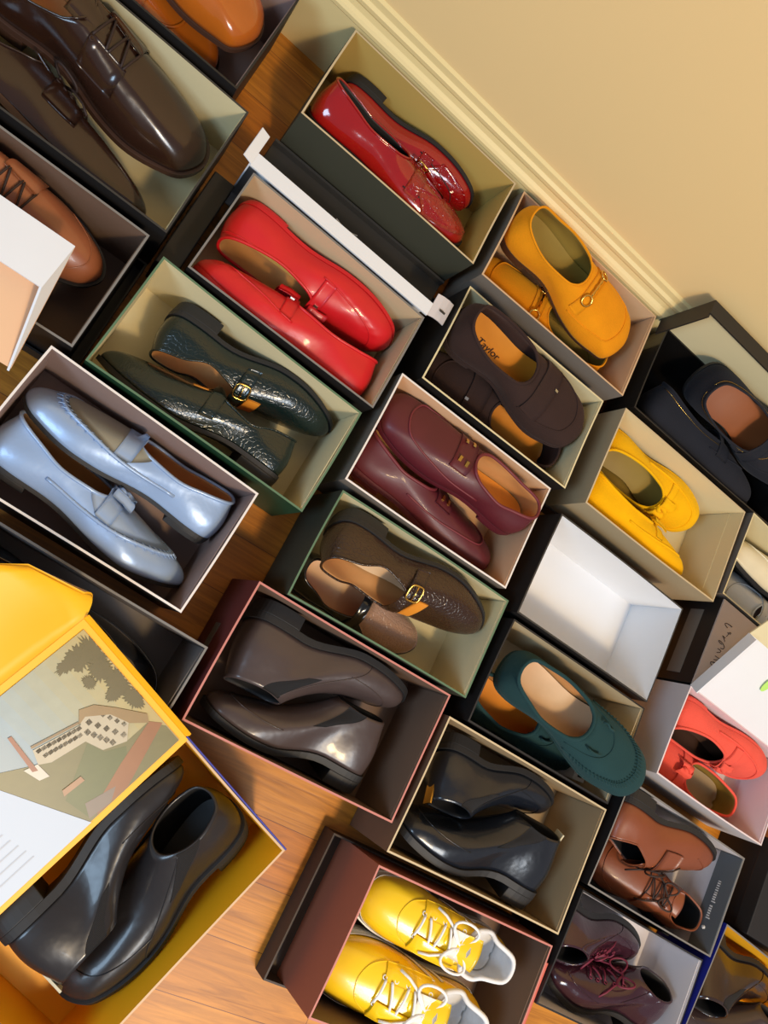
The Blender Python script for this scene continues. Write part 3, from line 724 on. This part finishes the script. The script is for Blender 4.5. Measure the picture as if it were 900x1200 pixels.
GRS = suede('teal_green_suede', (30, 58, 60))
def greens(side):
    s = Shoe(L=.276, W=.047, toe='round', tv=.52, heel=.006, ts=.005, side=side, hz=.054, vz=.050, sz=.042, toeh=.034, sa=.42, pucker=.0010, open_w=1.05); s.grow = 1.11
    s.upper(GRS, TAN_L); s.sole(GRS, ww=.001); s.insole(PALE_L if side > 0 else ORANGE_L); s.rim(GRS, .0030)
    s.apron(GRS, 3.8, stitches=44, r=.0014, sa=.42); s.line(4, 12, .74, .74, .0009, GRS, 'vamp_seam')
    for ph in (62, 118):
        p, e, f, n = s.frame(.158, ph); s.add('tassel_tie', MB().tube([p+n*.004-e*.006, p+n*.008, p+n*.005+e*.008, p+n*.004+e*.018+f*.003], .0018), [GRS])
    return s
put('greens', greens(1), 'moccasin', 'teal green suede moccasin lying over the box corner, stitched toe to the right', 'shoe', .034, -.004, yaw=-11, roll=3, dz=.062, pitch=-12, free=True)
put('greens', greens(-1), 'moccasin', 'teal green suede moccasin tucked under its mate at the left of the box', 'shoe', -.030, -.056, yaw=2, roll=-8)

COR = suede('coral_leather', (230, 88, 72))
def coral(side):
    s = Shoe(L=.262, W=.044, toe='round', tv=.54, heel=.005, ts=.004, side=side, hz=.052, vz=.048, sz=.041, toeh=.030, sa=.42)
    s.upper(COR, OLIN if side < 0 else BROWNSOLE); s.sole(COR, ww=.0005); s.insole(IN_TAN if side < 0 else BROWNSOLE); s.rim(COR, .0024); s.apron(COR, 3.0, r=.0018)
    s.band(.148, .020, 24, 156, COR, 'strap', off=.003); s.bow(.150, COR, 90, .012)
    return s
put('coral', coral(1), 'driving_loafer', 'coral red loafer nearer the wall, toe to the right', 'shoe', .000, .036, roll=44, yaw=-5)
put('coral', coral(-1), 'driving_loafer', 'coral red loafer with brown insole showing at the right, bow towards the left', 'shoe', -.012, -.038, toe='L', roll=14, yaw=-3)

TANL = leather('brown_waxed_leather', (126, 66, 38), .42, .1, .3); LACEB = mat('dark_brown_lace', (44, 26, 20), .7)
def oxford(side, m_, L=.29, toe='round', cap=True, solem=BLACKC, lining=BLACKLIN, loops=True, ins=None, W=.048, ty=.50, lr=1.0):
    s = Shoe(L=L, W=W, toe=toe, tv=ty-.10, heel=.020, ts=.008, side=side, hz=.066, vz=.080, sz=.056, toeh=.036, open_w=.9, welt=.004)
    s.upper(m_, lining); s.sole(solem, ww=.005, mh=solem); s.insole(ins or lining); s.rim(m_, .0016)
    s.tongue(m_, L*(ty-.17), L*(ty-.02), 0)
    for sg in (1, -1): s.band(L*(ty+.02), L*.16, 90+sg*14, 90+sg*52, m_, 'lace_facing', off=.0028, th=.002, n=10)
    s.laces(L*(ty-.05), L*(ty+.09), 5, LACEB, spread=16, loops=loops, lr=lr)
    if cap: s.line(5.5, 10.5, .30, .30, .0008, m_, 'toe_seam')
    return s
put('lace', oxford(1, TANL, solem=DARKRUB, L=.268), 'lace_up_shoe', 'tan brown lace-up shoe on its side nearer the wall showing its thick black sole', 'shoe', -.006, .050, roll=98, yaw=-4)
put('lace', oxford(-1, TANL, solem=DARKRUB, lr=.7, L=.262), 'lace_up_shoe', 'tan brown lace-up shoe standing upright, heel to the right', 'shoe', .000, -.038, toe='L', roll=2, yaw=-5)

PLUM = leather('plum_patent_leather', (52, 24, 34), .2, .5, 1.0); PLUML = mat('plum_lace', (110, 24, 50), .6)
def plum(side):
    s = boot(side, PLUM, PLUM, L=.254, solem=DARKRUB, shaft=.072, W=.043)
    s.laces(.115, .175, 5, PLUML, spread=16, loops=True, lr=.8); return s
put('purple', plum(1), 'lace_up_boot', 'dark plum crinkled patent boot nearer the wall, toe to the right', 'boot', -.006, .070, roll=60, yaw=-3)
put('purple', plum(-1), 'lace_up_boot', 'dark plum crinkled patent boot along the front wall with wine laces', 'boot', -.012, -.070, toe='L', roll=50, yaw=-3)

DBR = leather('dark_brown_polished', (44, 25, 17), .24, .4, .3)
put('oxford', oxford(1, DBR, L=.315, lining=TAN_L, cap=False, loops=False, solem=BROWNSOLE, ins=TAN_L, W=.052), 'dress_shoe', 'large dark brown polished dress shoe on top, shining toe to the right', 'shoe', .004, .060, yaw=-3, roll=4, dz=.030)
put('oxford', oxford(-1, DBR, L=.315, lining=TAN_L, cap=False, solem=BROWNSOLE, ins=TAN_L, W=.042, loops=True), 'dress_shoe', 'dark brown polished dress shoe on its side along the front wall with loose laces', 'shoe', -.014, -.090, yaw=-2, roll=-70)
TANB = leather('tan_brogue_leather', (150, 88, 56), .35, .3, .35)
put('brogue', oxford(1, TANB, L=.292, toe='almond', loops=False, lining=TAN_L), 'brogue_shoe', 'tan leather shoe with woven toe, behind the white lid', 'shoe', .010, .045, yaw=-10, roll=4, dz=.020)
put('brogue', oxford(-1, TANB, L=.285, toe='almond', loops=False, lining=TAN_L), 'brogue_shoe', 'tan leather shoe whose end shows below the white lid', 'shoe', -.025, -.040, yaw=-2, roll=-20, toe='L')
GTAN = leather('glossy_tan_leather', (176, 92, 24), .2, .6, .15)
def gtan(side):
    s = Shoe(L=.29, W=.048, toe='square', tv=.55, heel=.014, ts=.006, side=side, hz=.058, vz=.056, sa=.62, toeh=.038)
    s.upper(GTAN, TAN_L); s.sole(BROWNSOLE); s.insole(TAN_L); s.rim(GTAN); s.apron(GTAN, 4.0, r=.0022); s.band(.165, .025, 20, 160, GTAN, 'strap'); return s
put('toptan', gtan(1), 'penny_loafer', 'glossy tan loafer nearer the baseboard, rounded toe to the right', 'shoe', -.014, .030, yaw=-6, roll=0, dz=.02)
put('toptan', gtan(-1), 'penny_loafer', 'glossy tan loafer further from the baseboard, tilted against its mate', 'shoe', -.030, -.040, yaw=-4, roll=-25)

BPAT = mat('black_patent', (10, 9, 9), .08, coat=1)
s = Shoe(L=.28, W=.047, toe='round', tv=.52, heel=.006, ts=.005, side=1, toeh=.034); s.upper(BPAT, BLACKLIN); s.sole(BPAT, ww=.002); s.insole(BLACKLIN); s.rim(BPAT); s.apron(BPAT, 4)
s.line(3.4, 12.6, .06, .06, .0016, BPAT, 'welt_piping'); s.studs([(.262, 50), (.262, 120)], mat('red_metal', (170, 70, 60), .2, metal=1), (.002, .002))
put('patent', s, 'patent_loafer', 'black patent shoe with rounded toe showing beside the yellow lid', 'shoe', .030, .014, yaw=-8, roll=0, dz=.030)

# sneakers
SYEL = mat('yellow_patent_canvas', (246, 200, 30), .24, bump=.1, bscale=60, coat=.5, var=.08); RUBW = mat('white_rubber', (226, 222, 212), .5); WLACE = mat('white_lace', (232, 230, 228), .8, bump=.3, bscale=300)
WLIN = mat('white_terry_lining', (222, 222, 224), .9, bump=.4, bscale=200); WSTRIPE = mat('white_overlay', (230, 222, 208), .5)
def sneaker(side):
    s = Shoe(L=.286, W=.045, toe='round', tv=.40, heel=.006, ts=.020, side=side, hz=.066, vz=.070, sz=.052, toeh=.036, open_w=1.15, welt=.002)
    s.upper(SYEL, WLIN, .003); s.sole(RUBW, ww=.004); s.insole(WLIN); s.rim(WLIN, .004, 'padded_collar')
    s.patch(lambda a, b: (16*b-8+.0, .01+.10*a), RUBW, 'rubber_foxing', .0018, .001, 3, 90)
    s.tongue(SYEL, .098, .150, .004)
    for sg in (1, -1): s.band(.158, .075, 90+sg*15, 90+sg*44, SYEL, 'lace_facing', off=.0026, th=.002, n=10)
    s.line(5.2, 10.8, .50, .50, .0009, SYEL, 'toe_stitching', n=40)
    mb = None
    s.laces(.125, .195, 5, WLACE, WLACE, spread=18, r=.0021, lr=1.1)
    for sg, k0 in ((1, 3.2), (-1, 12.8)):
        for q in range(2): s.patch(lambda a, b, sg=sg, k0=k0, q=q: (k0+sg*(q*.55+.45*a)+.12*b*sg, .20+.55*a), WSTRIPE, 'side_stripe', .0014, .001, 8, 3)
    s.band(.128, .03, 72, 108, WSTRIPE, 'tongue_patch', off=.006, th=.001, n=6)
    return s
put('sneak', sneaker(1), 'sneaker', 'yellow sneaker with white laces nearer the black boots box', 'shoe', -.006, .050, toe='L', roll=0, yaw=-2, dz=.022)
put('sneak', sneaker(-1), 'sneaker', 'yellow sneaker with white laces at the bottom edge of the photo', 'shoe', -.020, -.056, toe='L', roll=0, yaw=0, dz=.012)

# white and silver shoes at the right edge
CRW = leather('cream_white_leather', (226, 216, 186), .4, .2, .3); SLV = mat('pale_silver_leather', (190, 196, 200), .4, metal=.3)
s = Shoe(L=.27, W=.045, toe='round', tv=.56, side=1, heel=.008); s.upper(CRW, BLACKLIN); s.sole(DARKRUB, ww=.001); s.insole(BLACKLIN); s.rim(CRW); s.apron(CRW, 3.8)
put('white2', s, 'slip_on_shoe', 'cream white slip-on with dark lining at the right edge', 'shoe', -.018, .044, toe='L', roll=40, yaw=-3)
s = Shoe(L=.27, W=.045, toe='round', tv=.52, side=-1, heel=.008); s.upper(SLV, BROWNSOLE); s.sole(DARKRUB, ww=.001); s.insole(BROWNSOLE); s.rim(SLV); s.apron(SLV, 3.8); s.band(.12, .024, 15, 165, SLV); s.ring(.12, 70, .008, .009, .0014, SILVERM)
put('white2', s, 'buckle_shoe', 'pale silver shoe with a steel ring buckle at the right edge', 'shoe', -.020, -.036, roll=-14, toe='L', yaw=-2)

# navy shoes
NAVY = suede('navy_black_nubuck', (34, 35, 42)); LBROWN = leather('brown_insole', (150, 84, 44), .5, 0, .2)
def navy(side):
    s = Shoe(L=.30, W=.052, toe='round', tv=.56, side=side, heel=.006, ts=.006, hz=.060, vz=.056)
    s.upper(NAVY, BLACKLIN); s.sole(DARKRUB, ww=.002); s.insole(LBROWN); s.rim(NAVY, .002); s.apron(NAVY, 3.6)
    s.band(.165, .026, 24, 156, NAVY); s.studs([(.165, 75), (.165, 105)], SILVERM, (.0022, .005))
    s.line(.3, 15.7, .86, .86, .0005, GOLD, 'contrast_stitching', n=100); return s
put('navy', navy(1), 'slip_on_shoe', 'large navy-black slip-on propped high against the lid, brown insole visible', 'shoe', .046, .034, yaw=-3, roll=42, dz=.066)
put('navy', navy(-1), 'slip_on_shoe', 'navy-black slip-on lower in the gloss black box', 'shoe', .015, -.060, yaw=0, roll=-50)

# lower-right boots and the big black boots
put('lower', boot(1, leather('dark_brown_boot', (44, 28, 24), .2, .6, .5), ELAS, L=.29), 'chelsea_boot', 'dark brown glossy boot in the blue box at the lower right corner', 'boot', -.006, .055, roll=60, yaw=-3)
put('lower', boot(-1, leather('brown_grey_boot', (58, 44, 42), .3, .4, .5), ELAS, L=.29), 'chelsea_boot', 'dark brown boot nearest the bottom right corner of the photo', 'boot', -.010, -.055, roll=60, toe='L')
BBL = leather('black_chelsea_leather', (36, 33, 34), .32, .2, .5)
s = boot(-1, BBL, ELAS, L=.268, shaft=.080, toe='round', W=.045, tab=CREAMT)
put('blue', s, 'chelsea_boot', 'large black chelsea boot along the picture lid, its collar at the lower left', 'boot', -.012, -.090, roll=58, yaw=0, toe='L', dz=.024)
put('blue', boot(1, BBL, ELAS, L=.268, shaft=.080, toe='round', W=.045), 'chelsea_boot', 'large black chelsea boot by the open yellow side, its toe at the lower left', 'boot', -.020, .084, roll=52, yaw=1)

# ------------------------------------------------------------------ lids and loose cards
# flip lid of the cobalt box with a leaflet lying in it
def flip_lid():
    root = [o for o in bpy.data.objects if o.get('label', '').startswith('cobalt blue flip-lid')][0]
    MB().box(-.1700, -.1676, -.1025, .1025, .090, .1215).build('end_edge', [BLUEC], root, bevel=.0006)
    c, yaw, L, W = B['blue']; l = L/2; y0 = -W/2; w_ = .195; rise = .032
    def P(x, y, up=0):   # y measured outwards from the hinge
        return Vector((x, y0-y, H0+rise*y/w_+up))
    g = [[P(-l+.0+L*i/12, -.0045+(w_+.0045)*j/8, .0012) for j in range(9)] for i in range(13)]
    o = MB().slab(g, -.003).build('lid', [YELC], root, label='inside of the flip lid, golden yellow'); 
    g = [[P(-l-.004*up, .001+w_*j/8, .010*up) for j in range(9)] for up in (0, 1)]
    MB().slab(g, .003).build('end_lip', [YELC], o)
    # tuck flap with rounded corner, curling upwards
    g = []
    for i in range(17):
        a = i/16; x = -l-.004+(L+.004)*a; row = []
        reach = .125*(.22+.78*min(1, a/.20)**.45)
        for j in range(9):
            b = j/8; row.append(Vector((x-.016*math.sin(math.pi*b*.8)*(1-a)**3, y0-w_-reach*b, H0+rise+.050*b**1.2+.012*math.sin(math.pi*b)*math.sin(math.pi*min(1, a*2.2)))))
        g.append(row)
    MB().slab(g, -.003).build('tuck_flap', [YELC], o, True)
    # leaflet: picture page and text page
    t = thing('leaflet', 'folded leaflet in the yellow lid, picture of an arcaded building and white text page', 'leaflet', (c[0], c[1], .0033), R(yaw))
    up = .0020
    def page(poly, h, m_, name, th=.0004):
        v = [P(x, y, h) for x, y in poly]; n = len(v); v2 = [p-Vector((0, 0, th)) for p in v]
        return obj(name, v+v2, [tuple(range(n))[::-1], tuple(range(n, 2*n))]+[(i, n+i, n+(i+1) % n, (i+1) % n) for i in range(n)], [m_], t)
    sky = mat('print_sky', (140, 154, 160), .4, var=.12, vscale=9); 
    A = (-.160, .186); Bq = (-.160, .004); Cq = (-.031, .004); D = (.040, .186)
    page([A, Bq, Cq, D], up, sky, 'picture_page')
    page([(-.031, .003), (.160, .003), (.160, .186), (.040, .186)], up+.0010, mat('page_white', (190, 200, 214), .5), 'text_page')
    haze = mat('print_haze', (196, 176, 120), .4, var=.1, vscale=14)
    # picture elements, printed on the page (x: hinge end downwards, y: across)
    def ink(poly, col, name='printed_shape', dz=0): page(poly, up+.0003+dz, mat('print_'+name, col, .4, var=.12, vscale=60), name, .0002)
    for i in range(10):     # printed sky fading from blue-grey to haze
        x0, x1 = -.160+.0132*i, -.160+.0132*(i+1); f = 1-i/9
        ink([(x0, .186), (x0, .004), (min(x1, -.031+.0), .004), (x1, .186)], (138+34*f, 156-4*f, 164-70*f), 'printed_sky', .00001*i)
    ink([(.040, .186), (-.003, .12), (-.034, .099), (-.045, .091), (-.084, .083), (-.091, .061), (-.116, .049), (-.146, .049), (-.159, .030), (-.159, .004), (-.031, .004), (.040, .186)], (112, 104, 60), 'lawn', .0002)
    ink([(-.028, .045), (-.084, .080), (-.091, .058), (-.112, .045), (-.090, .012), (-.033, .008)], (96, 98, 50), 'lawn_shadow', .0003)
    ink([(-.148, .049), (-.158, .036), (-.084, .005), (-.040, .005), (-.060, .020), (-.095, .033)], (142, 92, 50), 'road', .0004)
    ink([(-.032, .008), (-.040, .026), (-.075, .016), (-.060, .005)], (124, 108, 92), 'pavement', .0005)
    rng = random.Random(3)
    def clump(cx, cy, r1, r2, k):
        n = 44; pts = []
        for i in range(n):
            a = 2*math.pi*i/n; rr = 1+.38*rng.random()-.30*(i % 2)
            pts.append((max(-.160, cx+r1*rr*math.cos(a)), min(.185, max(.005, cy+r2*rr*math.sin(a)))))
        ink(pts, (92, 80, 36), 'tree_crown', .0005+.00005*k)
    for k, (cx, cy, r1, r2) in enumerate([(-.152, .160, .010, .018), (-.137, .163, .014, .013), (-.124, .166, .014, .007), (-.146, .138, .012, .014), (-.150, .112, .011, .018), (-.140, .104, .010, .008), (-.152, .084, .009, .014), (-.128, .134, .006, .008)]): clump(cx, cy, r1, r2, k)
    ink([(-.040, .116), (-.092, .102), (-.101, .114), (-.124, .091), (-.131, .066), (-.116, .049), (-.091, .061), (-.084, .083), (-.045, .091), (-.034, .099)], (176, 164, 138), 'building', .0010)
    ink([(-.090, .103), (-.101, .117), (-.116, .110), (-.131, .090), (-.152, .058), (-.147, .048), (-.131, .064), (-.122, .088), (-.101, .106)], (140, 112, 66), 'roof', .0011)
    ink([(-.040, .118), (-.092, .104), (-.092, .107), (-.041, .121)], (130, 104, 66), 'eave', .0011)
    wins = MB()
    def wrow(n, x0, y0, x1, y1, sx=.0026, sy=.0022):
        for i in range(n):
            f = i/(n-1); x = x0+(x1-x0)*f; y = y0+(y1-y0)*f
            wins.v += [P(x-sx, y-sy, up+.0013), P(x+sx, y-sy, up+.0013), P(x+sx, y+sy, up+.0013), P(x-sx, y+sy, up+.0013)]
    wrow(9, -.044, .111, -.088, .100); wrow(8, -.046, .102, -.084, .093)
    wrow(5, -.100, .098, -.118, .058, .0028, .0030); wrow(5, -.092, .090, -.104, .060, .0028, .0032); wrow(4, -.116, .094, -.126, .068, .0022, .0026)
    for i in range(0, len(wins.v), 4): wins.f.append((i, i+3, i+2, i+1)); wins.m.append(0)
    wins.build('printed_arches', [mat('print_arch', (104, 92, 70), .5)], t)
    ink([(-.031, .145), (-.035, .144), (-.030, .094), (-.025, .097)], (140, 84, 56), 'post', .0012)
    ink([(-.030, .050), (-.056, .048), (-.056, .055), (-.033, .057)], (160, 120, 84), 'low_wall', .0012)
    ink([(-.034, .100), (-.034, .080), (-.024, .084), (-.020, .105)], (196, 188, 172), 'small_house', .0011)
    tl = MB()
    for i in range(15):
        y = .020+.011*i; ln = [.075, .09, .082, .06, .088, .092, .07][i % 7]; x0 = .012+.02*(i*.067)
        tl.v += [P(x0+.02, y, up+.0013), P(x0+.02+ln, y, up+.0013), P(x0+.02+ln, y+.0016, up+.0013), P(x0+.02, y+.0016, up+.0013)]
        tl.f.append((i*4+3, i*4+2, i*4+1, i*4)); tl.m.append(0)
    tl.build('text_lines', [mat('grey_text_ink', (186, 190, 198), .6)], t)
flip_lid()

# nested lids under the boxes
def nest(key, label, dl=0, mat_=BLACKC, h=.030, gx=.004, gy=.004, extra=0):
    c, yaw, L, W = B[key]
    t = tray('box_cover', label, 'box lid', (c[0]-extra/2, c[1]), yaw, L+2*gx+extra, W+2*gy, h, mat_, mat_, 0)
    for o in bpy.data.objects:
        if o.parent is None and o.name.startswith(('shoebox', 'flip')) and o.get('key') == key: pass
    return t
nest('dkbrown', 'black lid under the box of dark brown suede loafers', extra=.020)
nest('empty', 'black lid under the empty white-lined box', extra=.010)
nest('greens', 'black lid under the box of teal green moccasins', extra=.008, gy=.0032)
nest('yellow', 'dark lid under the box of yellow driving shoes', extra=.022, gy=.0032)
sb = [o for o in bpy.data.objects if o.get('label', '').startswith('pinkish brown flip-lid')][0]
c, yaw, L, W = B['sneak']
MB().slab([[Vector((L/2+.001+.010*i/3, -W/2+.004+(W-.03)*j/6, .1195-.006*(i/3)**2)) for j in range(7)] for i in range(4)], .002).build('end_flap', [card('salmon_card', (206, 104, 90))], sb, label='salmon pink folded end flap')
nest('sneak', 'dark brown lid under the yellow sneaker box, sticking out at the left', extra=.030, mat_=card('umber_card', (64, 52, 44)), h=.034, gx=.0035, gy=.0032)
nest('brogue', 'black lid under the box of tan brogues', gy=.006, gx=.014)
nest('lace', 'black lid under the box of tan lace-up shoes', gx=.0032, gy=.0032)
for key in ('dkbrown', 'empty', 'greens', 'yellow', 'sneak', 'brogue', 'lace'): pass

# the white lid on edge behind the red loafers
t = thing('box_cover', 'white lid on edge behind bright red loafers, slotted ear right', 'box lid', (.168, .610, 0), R(-1.2))
MB().box(-.158, .158, .004, .006, .002, .124, 0).build('lid_panel', [WHITEC], t)
MB().box(-.158, .158, -.016, .004, .121, .124, 0).build('lid_lip', [WHITEC], t)
MB().box(-.158, .158, -.016, .004, .001, .004, 0).build('lid_lip', [WHITEC], t)
MB().box(-.160, -.158, -.016, .006, .002, .122, 0).build('lid_lip', [WHITEC], t)
g = [[Vector((.158+.034*i/3, -.014+.040*j/3+.010*i/3, .123-.012*(i/3)**2)) for j in range(4)] for i in range(4)]
e = MB().slab(g, .0015).build('side_ear', [GREYW], t)
MB().box(.172, .182, .004, .0075, .1228, .1236).build('slot', [DARKC], e)
g = [[Vector((-.158-.014*i/3, -.014+.050*j/3, .123+.006*i/3)) for j in range(4)] for i in range(4)]
MB().slab(g, .0015).build('side_ear', [WHITEC], t)
# dark lid lying between that lid and the dark red pair's box
t = thing('box_cover', 'dark grey lid with a silver mark, in the gap below the dark green-grey box', 'box lid', (.190, .672, 0), 0)
MB().box(-.170, .160, -.048, .032, .003, .040).build('lid_panel', [DARKC], t, bevel=.0015)
MB().tube([Vector((-.036+.040*i/12, .000-.0045*math.sin(math.pi*i/12), .0412)) for i in range(13)], .0010).build('silver_mark', [WHITEC], t)
MB().box(-.170, .160, .028, .032, .040, .052).build('lid_lip', [DARKC], t)
# black lid on edge between the top-left boxes and the red loafers
t = thing('box_cover', 'black lid squeezed between the dress shoes box and the red loafers', 'box lid', (-.006, .515, 0), 0)
MB().box(-.016, .016, -.085, .075, .002, .070).build('lid_panel', [BLACKC], t, bevel=.002)

# hinged lid of the gloss black box, standing open against the wall
nb = [o for o in bpy.data.objects if o.get('label', '').startswith('gloss black shoe box')][0]
c, yaw, L, W = B['navy']; x0 = -L/2-.022
o = MB().box(x0, L/2+.01, W/2+.0005, W/2+.0035, .118, .236, [0, 0, 1, 0, 0, 0]).build('lid', [BLACKC, IN_CREAM], nb, label='upright black lid with cream inside')
MB().box(x0, L/2+.01, W/2-.024, W/2+.0005, .233, .236, 0).build('lid_lip', [BLACKC], o)
MB().box(x0, x0+.0028, W/2-.030, W/2+.0005, .122, .233, 0).build('lid_lip', [BLACKC], o)

# flip lid of the coral loafers' box, opened back over the taupe box
cr = [o for o in bpy.data.objects if o.get('label', '').startswith('pinkish white shoe box')][0]
c, yaw, L, W = B['coral']; d = Vector((0, .83, .557)); nn = Vector((0, -.557, .83)); h0 = Vector((0, W/2, H0))
g = [[h0+Vector((-L/2+L*i/8, 0, 0))+d*.135*j/6+nn*(.003*math.sin(math.pi*j/6)) for j in range(7)] for i in range(9)]
o = MB().slab(g, .0028).build('lid', [WHITEC], cr, label='white inside of the flip lid')
g = [[h0+Vector((-L/2+L*i/8, 0, 0))+d*.135+(nn*.15+d*.98)*.055*j/3 for j in range(4)] for i in range(9)]
MB().slab(g, .0025).build('front_lip', [IN_CREAM], o)
g = [[h0+Vector((-L/2, 0, 0))+d*.135*j/6+nn*.022*i for i in range(2)] for j in range(7)]
MB().slab(g, .0025).build('side_lip', [WHITEC], o)
pts = [(.072+.0075*math.sin(a), -.068+.016*math.cos(a)) for a in [2*math.pi*i/20 for i in range(20)]]
v = [h0+Vector((x+.08*(0), 0, 0))+d*y+nn*.0065 for y, x in [(q[1]+.155, q[0]-.115) for q in pts]]
obj('highlighter_mark', v+[p-nn*.0006 for p in v], [tuple(range(20))[::-1], tuple(range(20, 40))]+[(i, 20+i, 20+(i+1) % 20, (i+1) % 20) for i in range(20)], [mat('green_highlighter', (182, 226, 110), .6)], o, label='pale green mark')
sc = [o for o in bpy.data.objects if o.get('label', '').startswith('closed black shoe box')][0]
MB().box(-.162, .162, -.085, .085, .1165, .119).build('top_panel', [card('pale_taupe_card', (182, 166, 158))], sc)
mb = MB(); x = -.130
for q in range(7):   # looping script strokes along the short side
    yy = .052-.013*q
    mb.tube([Vector((x+(.010 if q in (0, 3, 6) else .005)*math.sin(a+q)+(.014 if q in (1, 5) else 0)*math.sin(a/2), yy-(.0035 if q % 2 else .0018)*math.cos(a)-.0012*a, .1196)) for a in [math.pi*2*i/14 for i in range(15)]], .0006, 4)
mb.build('script_lettering', [INK], sc)

# white wedge-shaped lid on the left
t = thing('carton_cover', 'white carton lid with tan inside lying over the tan brogues at the left edge', 'box lid', (-.20, .30, 0), 0)
TRp, TLp, BLp = Vector((.104, .046, .165)), Vector((.101, -.017, .165)), Vector((.119, -.107, .120))
X_ = Vector((-.30, -.004, 0))
def sheet(pts, name, a, b, th=.003):
    n = (pts[1]-pts[0]).cross(pts[2]-pts[0]).normalized(); k = len(pts)
    v = list(pts)+[p-n*th for p in pts]
    obj(name, v, [tuple(range(k)), tuple(range(2*k-1, k-1, -1))]+[(i, k+i, k+(i+1) % k, (i+1) % k) for i in range(k)], [a, b], t, [0, 1]+[0]*k)
sheet([TLp, TRp, TRp+X_, TLp+X_], 'top_lip', WHITEC, IN_PEACH)
sheet([TLp, BLp, TRp], 'end_gusset', WHITEC, IN_PEACH)
sheet([TRp+Vector((0, 0, -.003)), BLp+Vector((0, .004, -.001)), BLp+X_+Vector((0, .004, -.001)), TRp+X_+Vector((0, 0, -.003))][::-1], 'lid_panel', IN_PEACH, WHITEC)
# slate end flap with white lettering in the lace-up box
lb = [o for o in bpy.data.objects if o.get('label', '').startswith('black shoe box with pale inside and an upright')][0]
SLATE = card('slate_card', (84, 90, 96)); c, yaw, L, W = B['lace']
fl = MB().box(L/2-.007, L/2-.0045, -W/2+.004, W/2-.004, .075, .121).build('printed_end_flap', [SLATE], lb, label='slate grey end flap with white lettering')
mb = MB(); rng = random.Random(5); y = -.034
mb.tube([Vector((L/2-.0073, -.050+.0015*math.cos(a), .094+.0015*math.sin(a))) for a in [2*math.pi*i/10 for i in range(10)]], .0022, closed=True)
for q in range(17):
    wd = .0014+.0012*rng.random(); h = .008 if q in (0, 7) else .0055
    if q != 6: mb.box(L/2-.0077, L/2-.0072, y, y+wd, .0915, .0915+h)
    y += .0042
mb.build('white_lettering', [WINK], fl)
# black closed box at the right edge
t = thing('shoebox', 'closed black box at the right edge beyond the tan lace-up shoes', 'shoe box', (1.60, .10, 0), R(-3))
MB().box(-.17, .17, -.085, .085, 0, .105).build('box_body', [BLACKC], t, bevel=.001)
MB().box(-.173, .173, -.088, .088, .092, .122).build('lid_panel', [BLACKC], t, bevel=.0015)

t = thing('paper_tag', 'small white paper tag beside the teal green moccasin, in the front of its box', 'tag', (.974, .126, .0065), R(4))
MB().box(-.013, .013, -.010, .010, .058, .0586).box(-.013, -.0124, -.010, .010, 0, .058).box(.0124, .013, -.010, .010, 0, .058).build('folded_tag', [WHITEC], t)
MB().box(-.004, .006, -.004, .004, .0586, .0590).build('printed_mark', [DARKC], t)
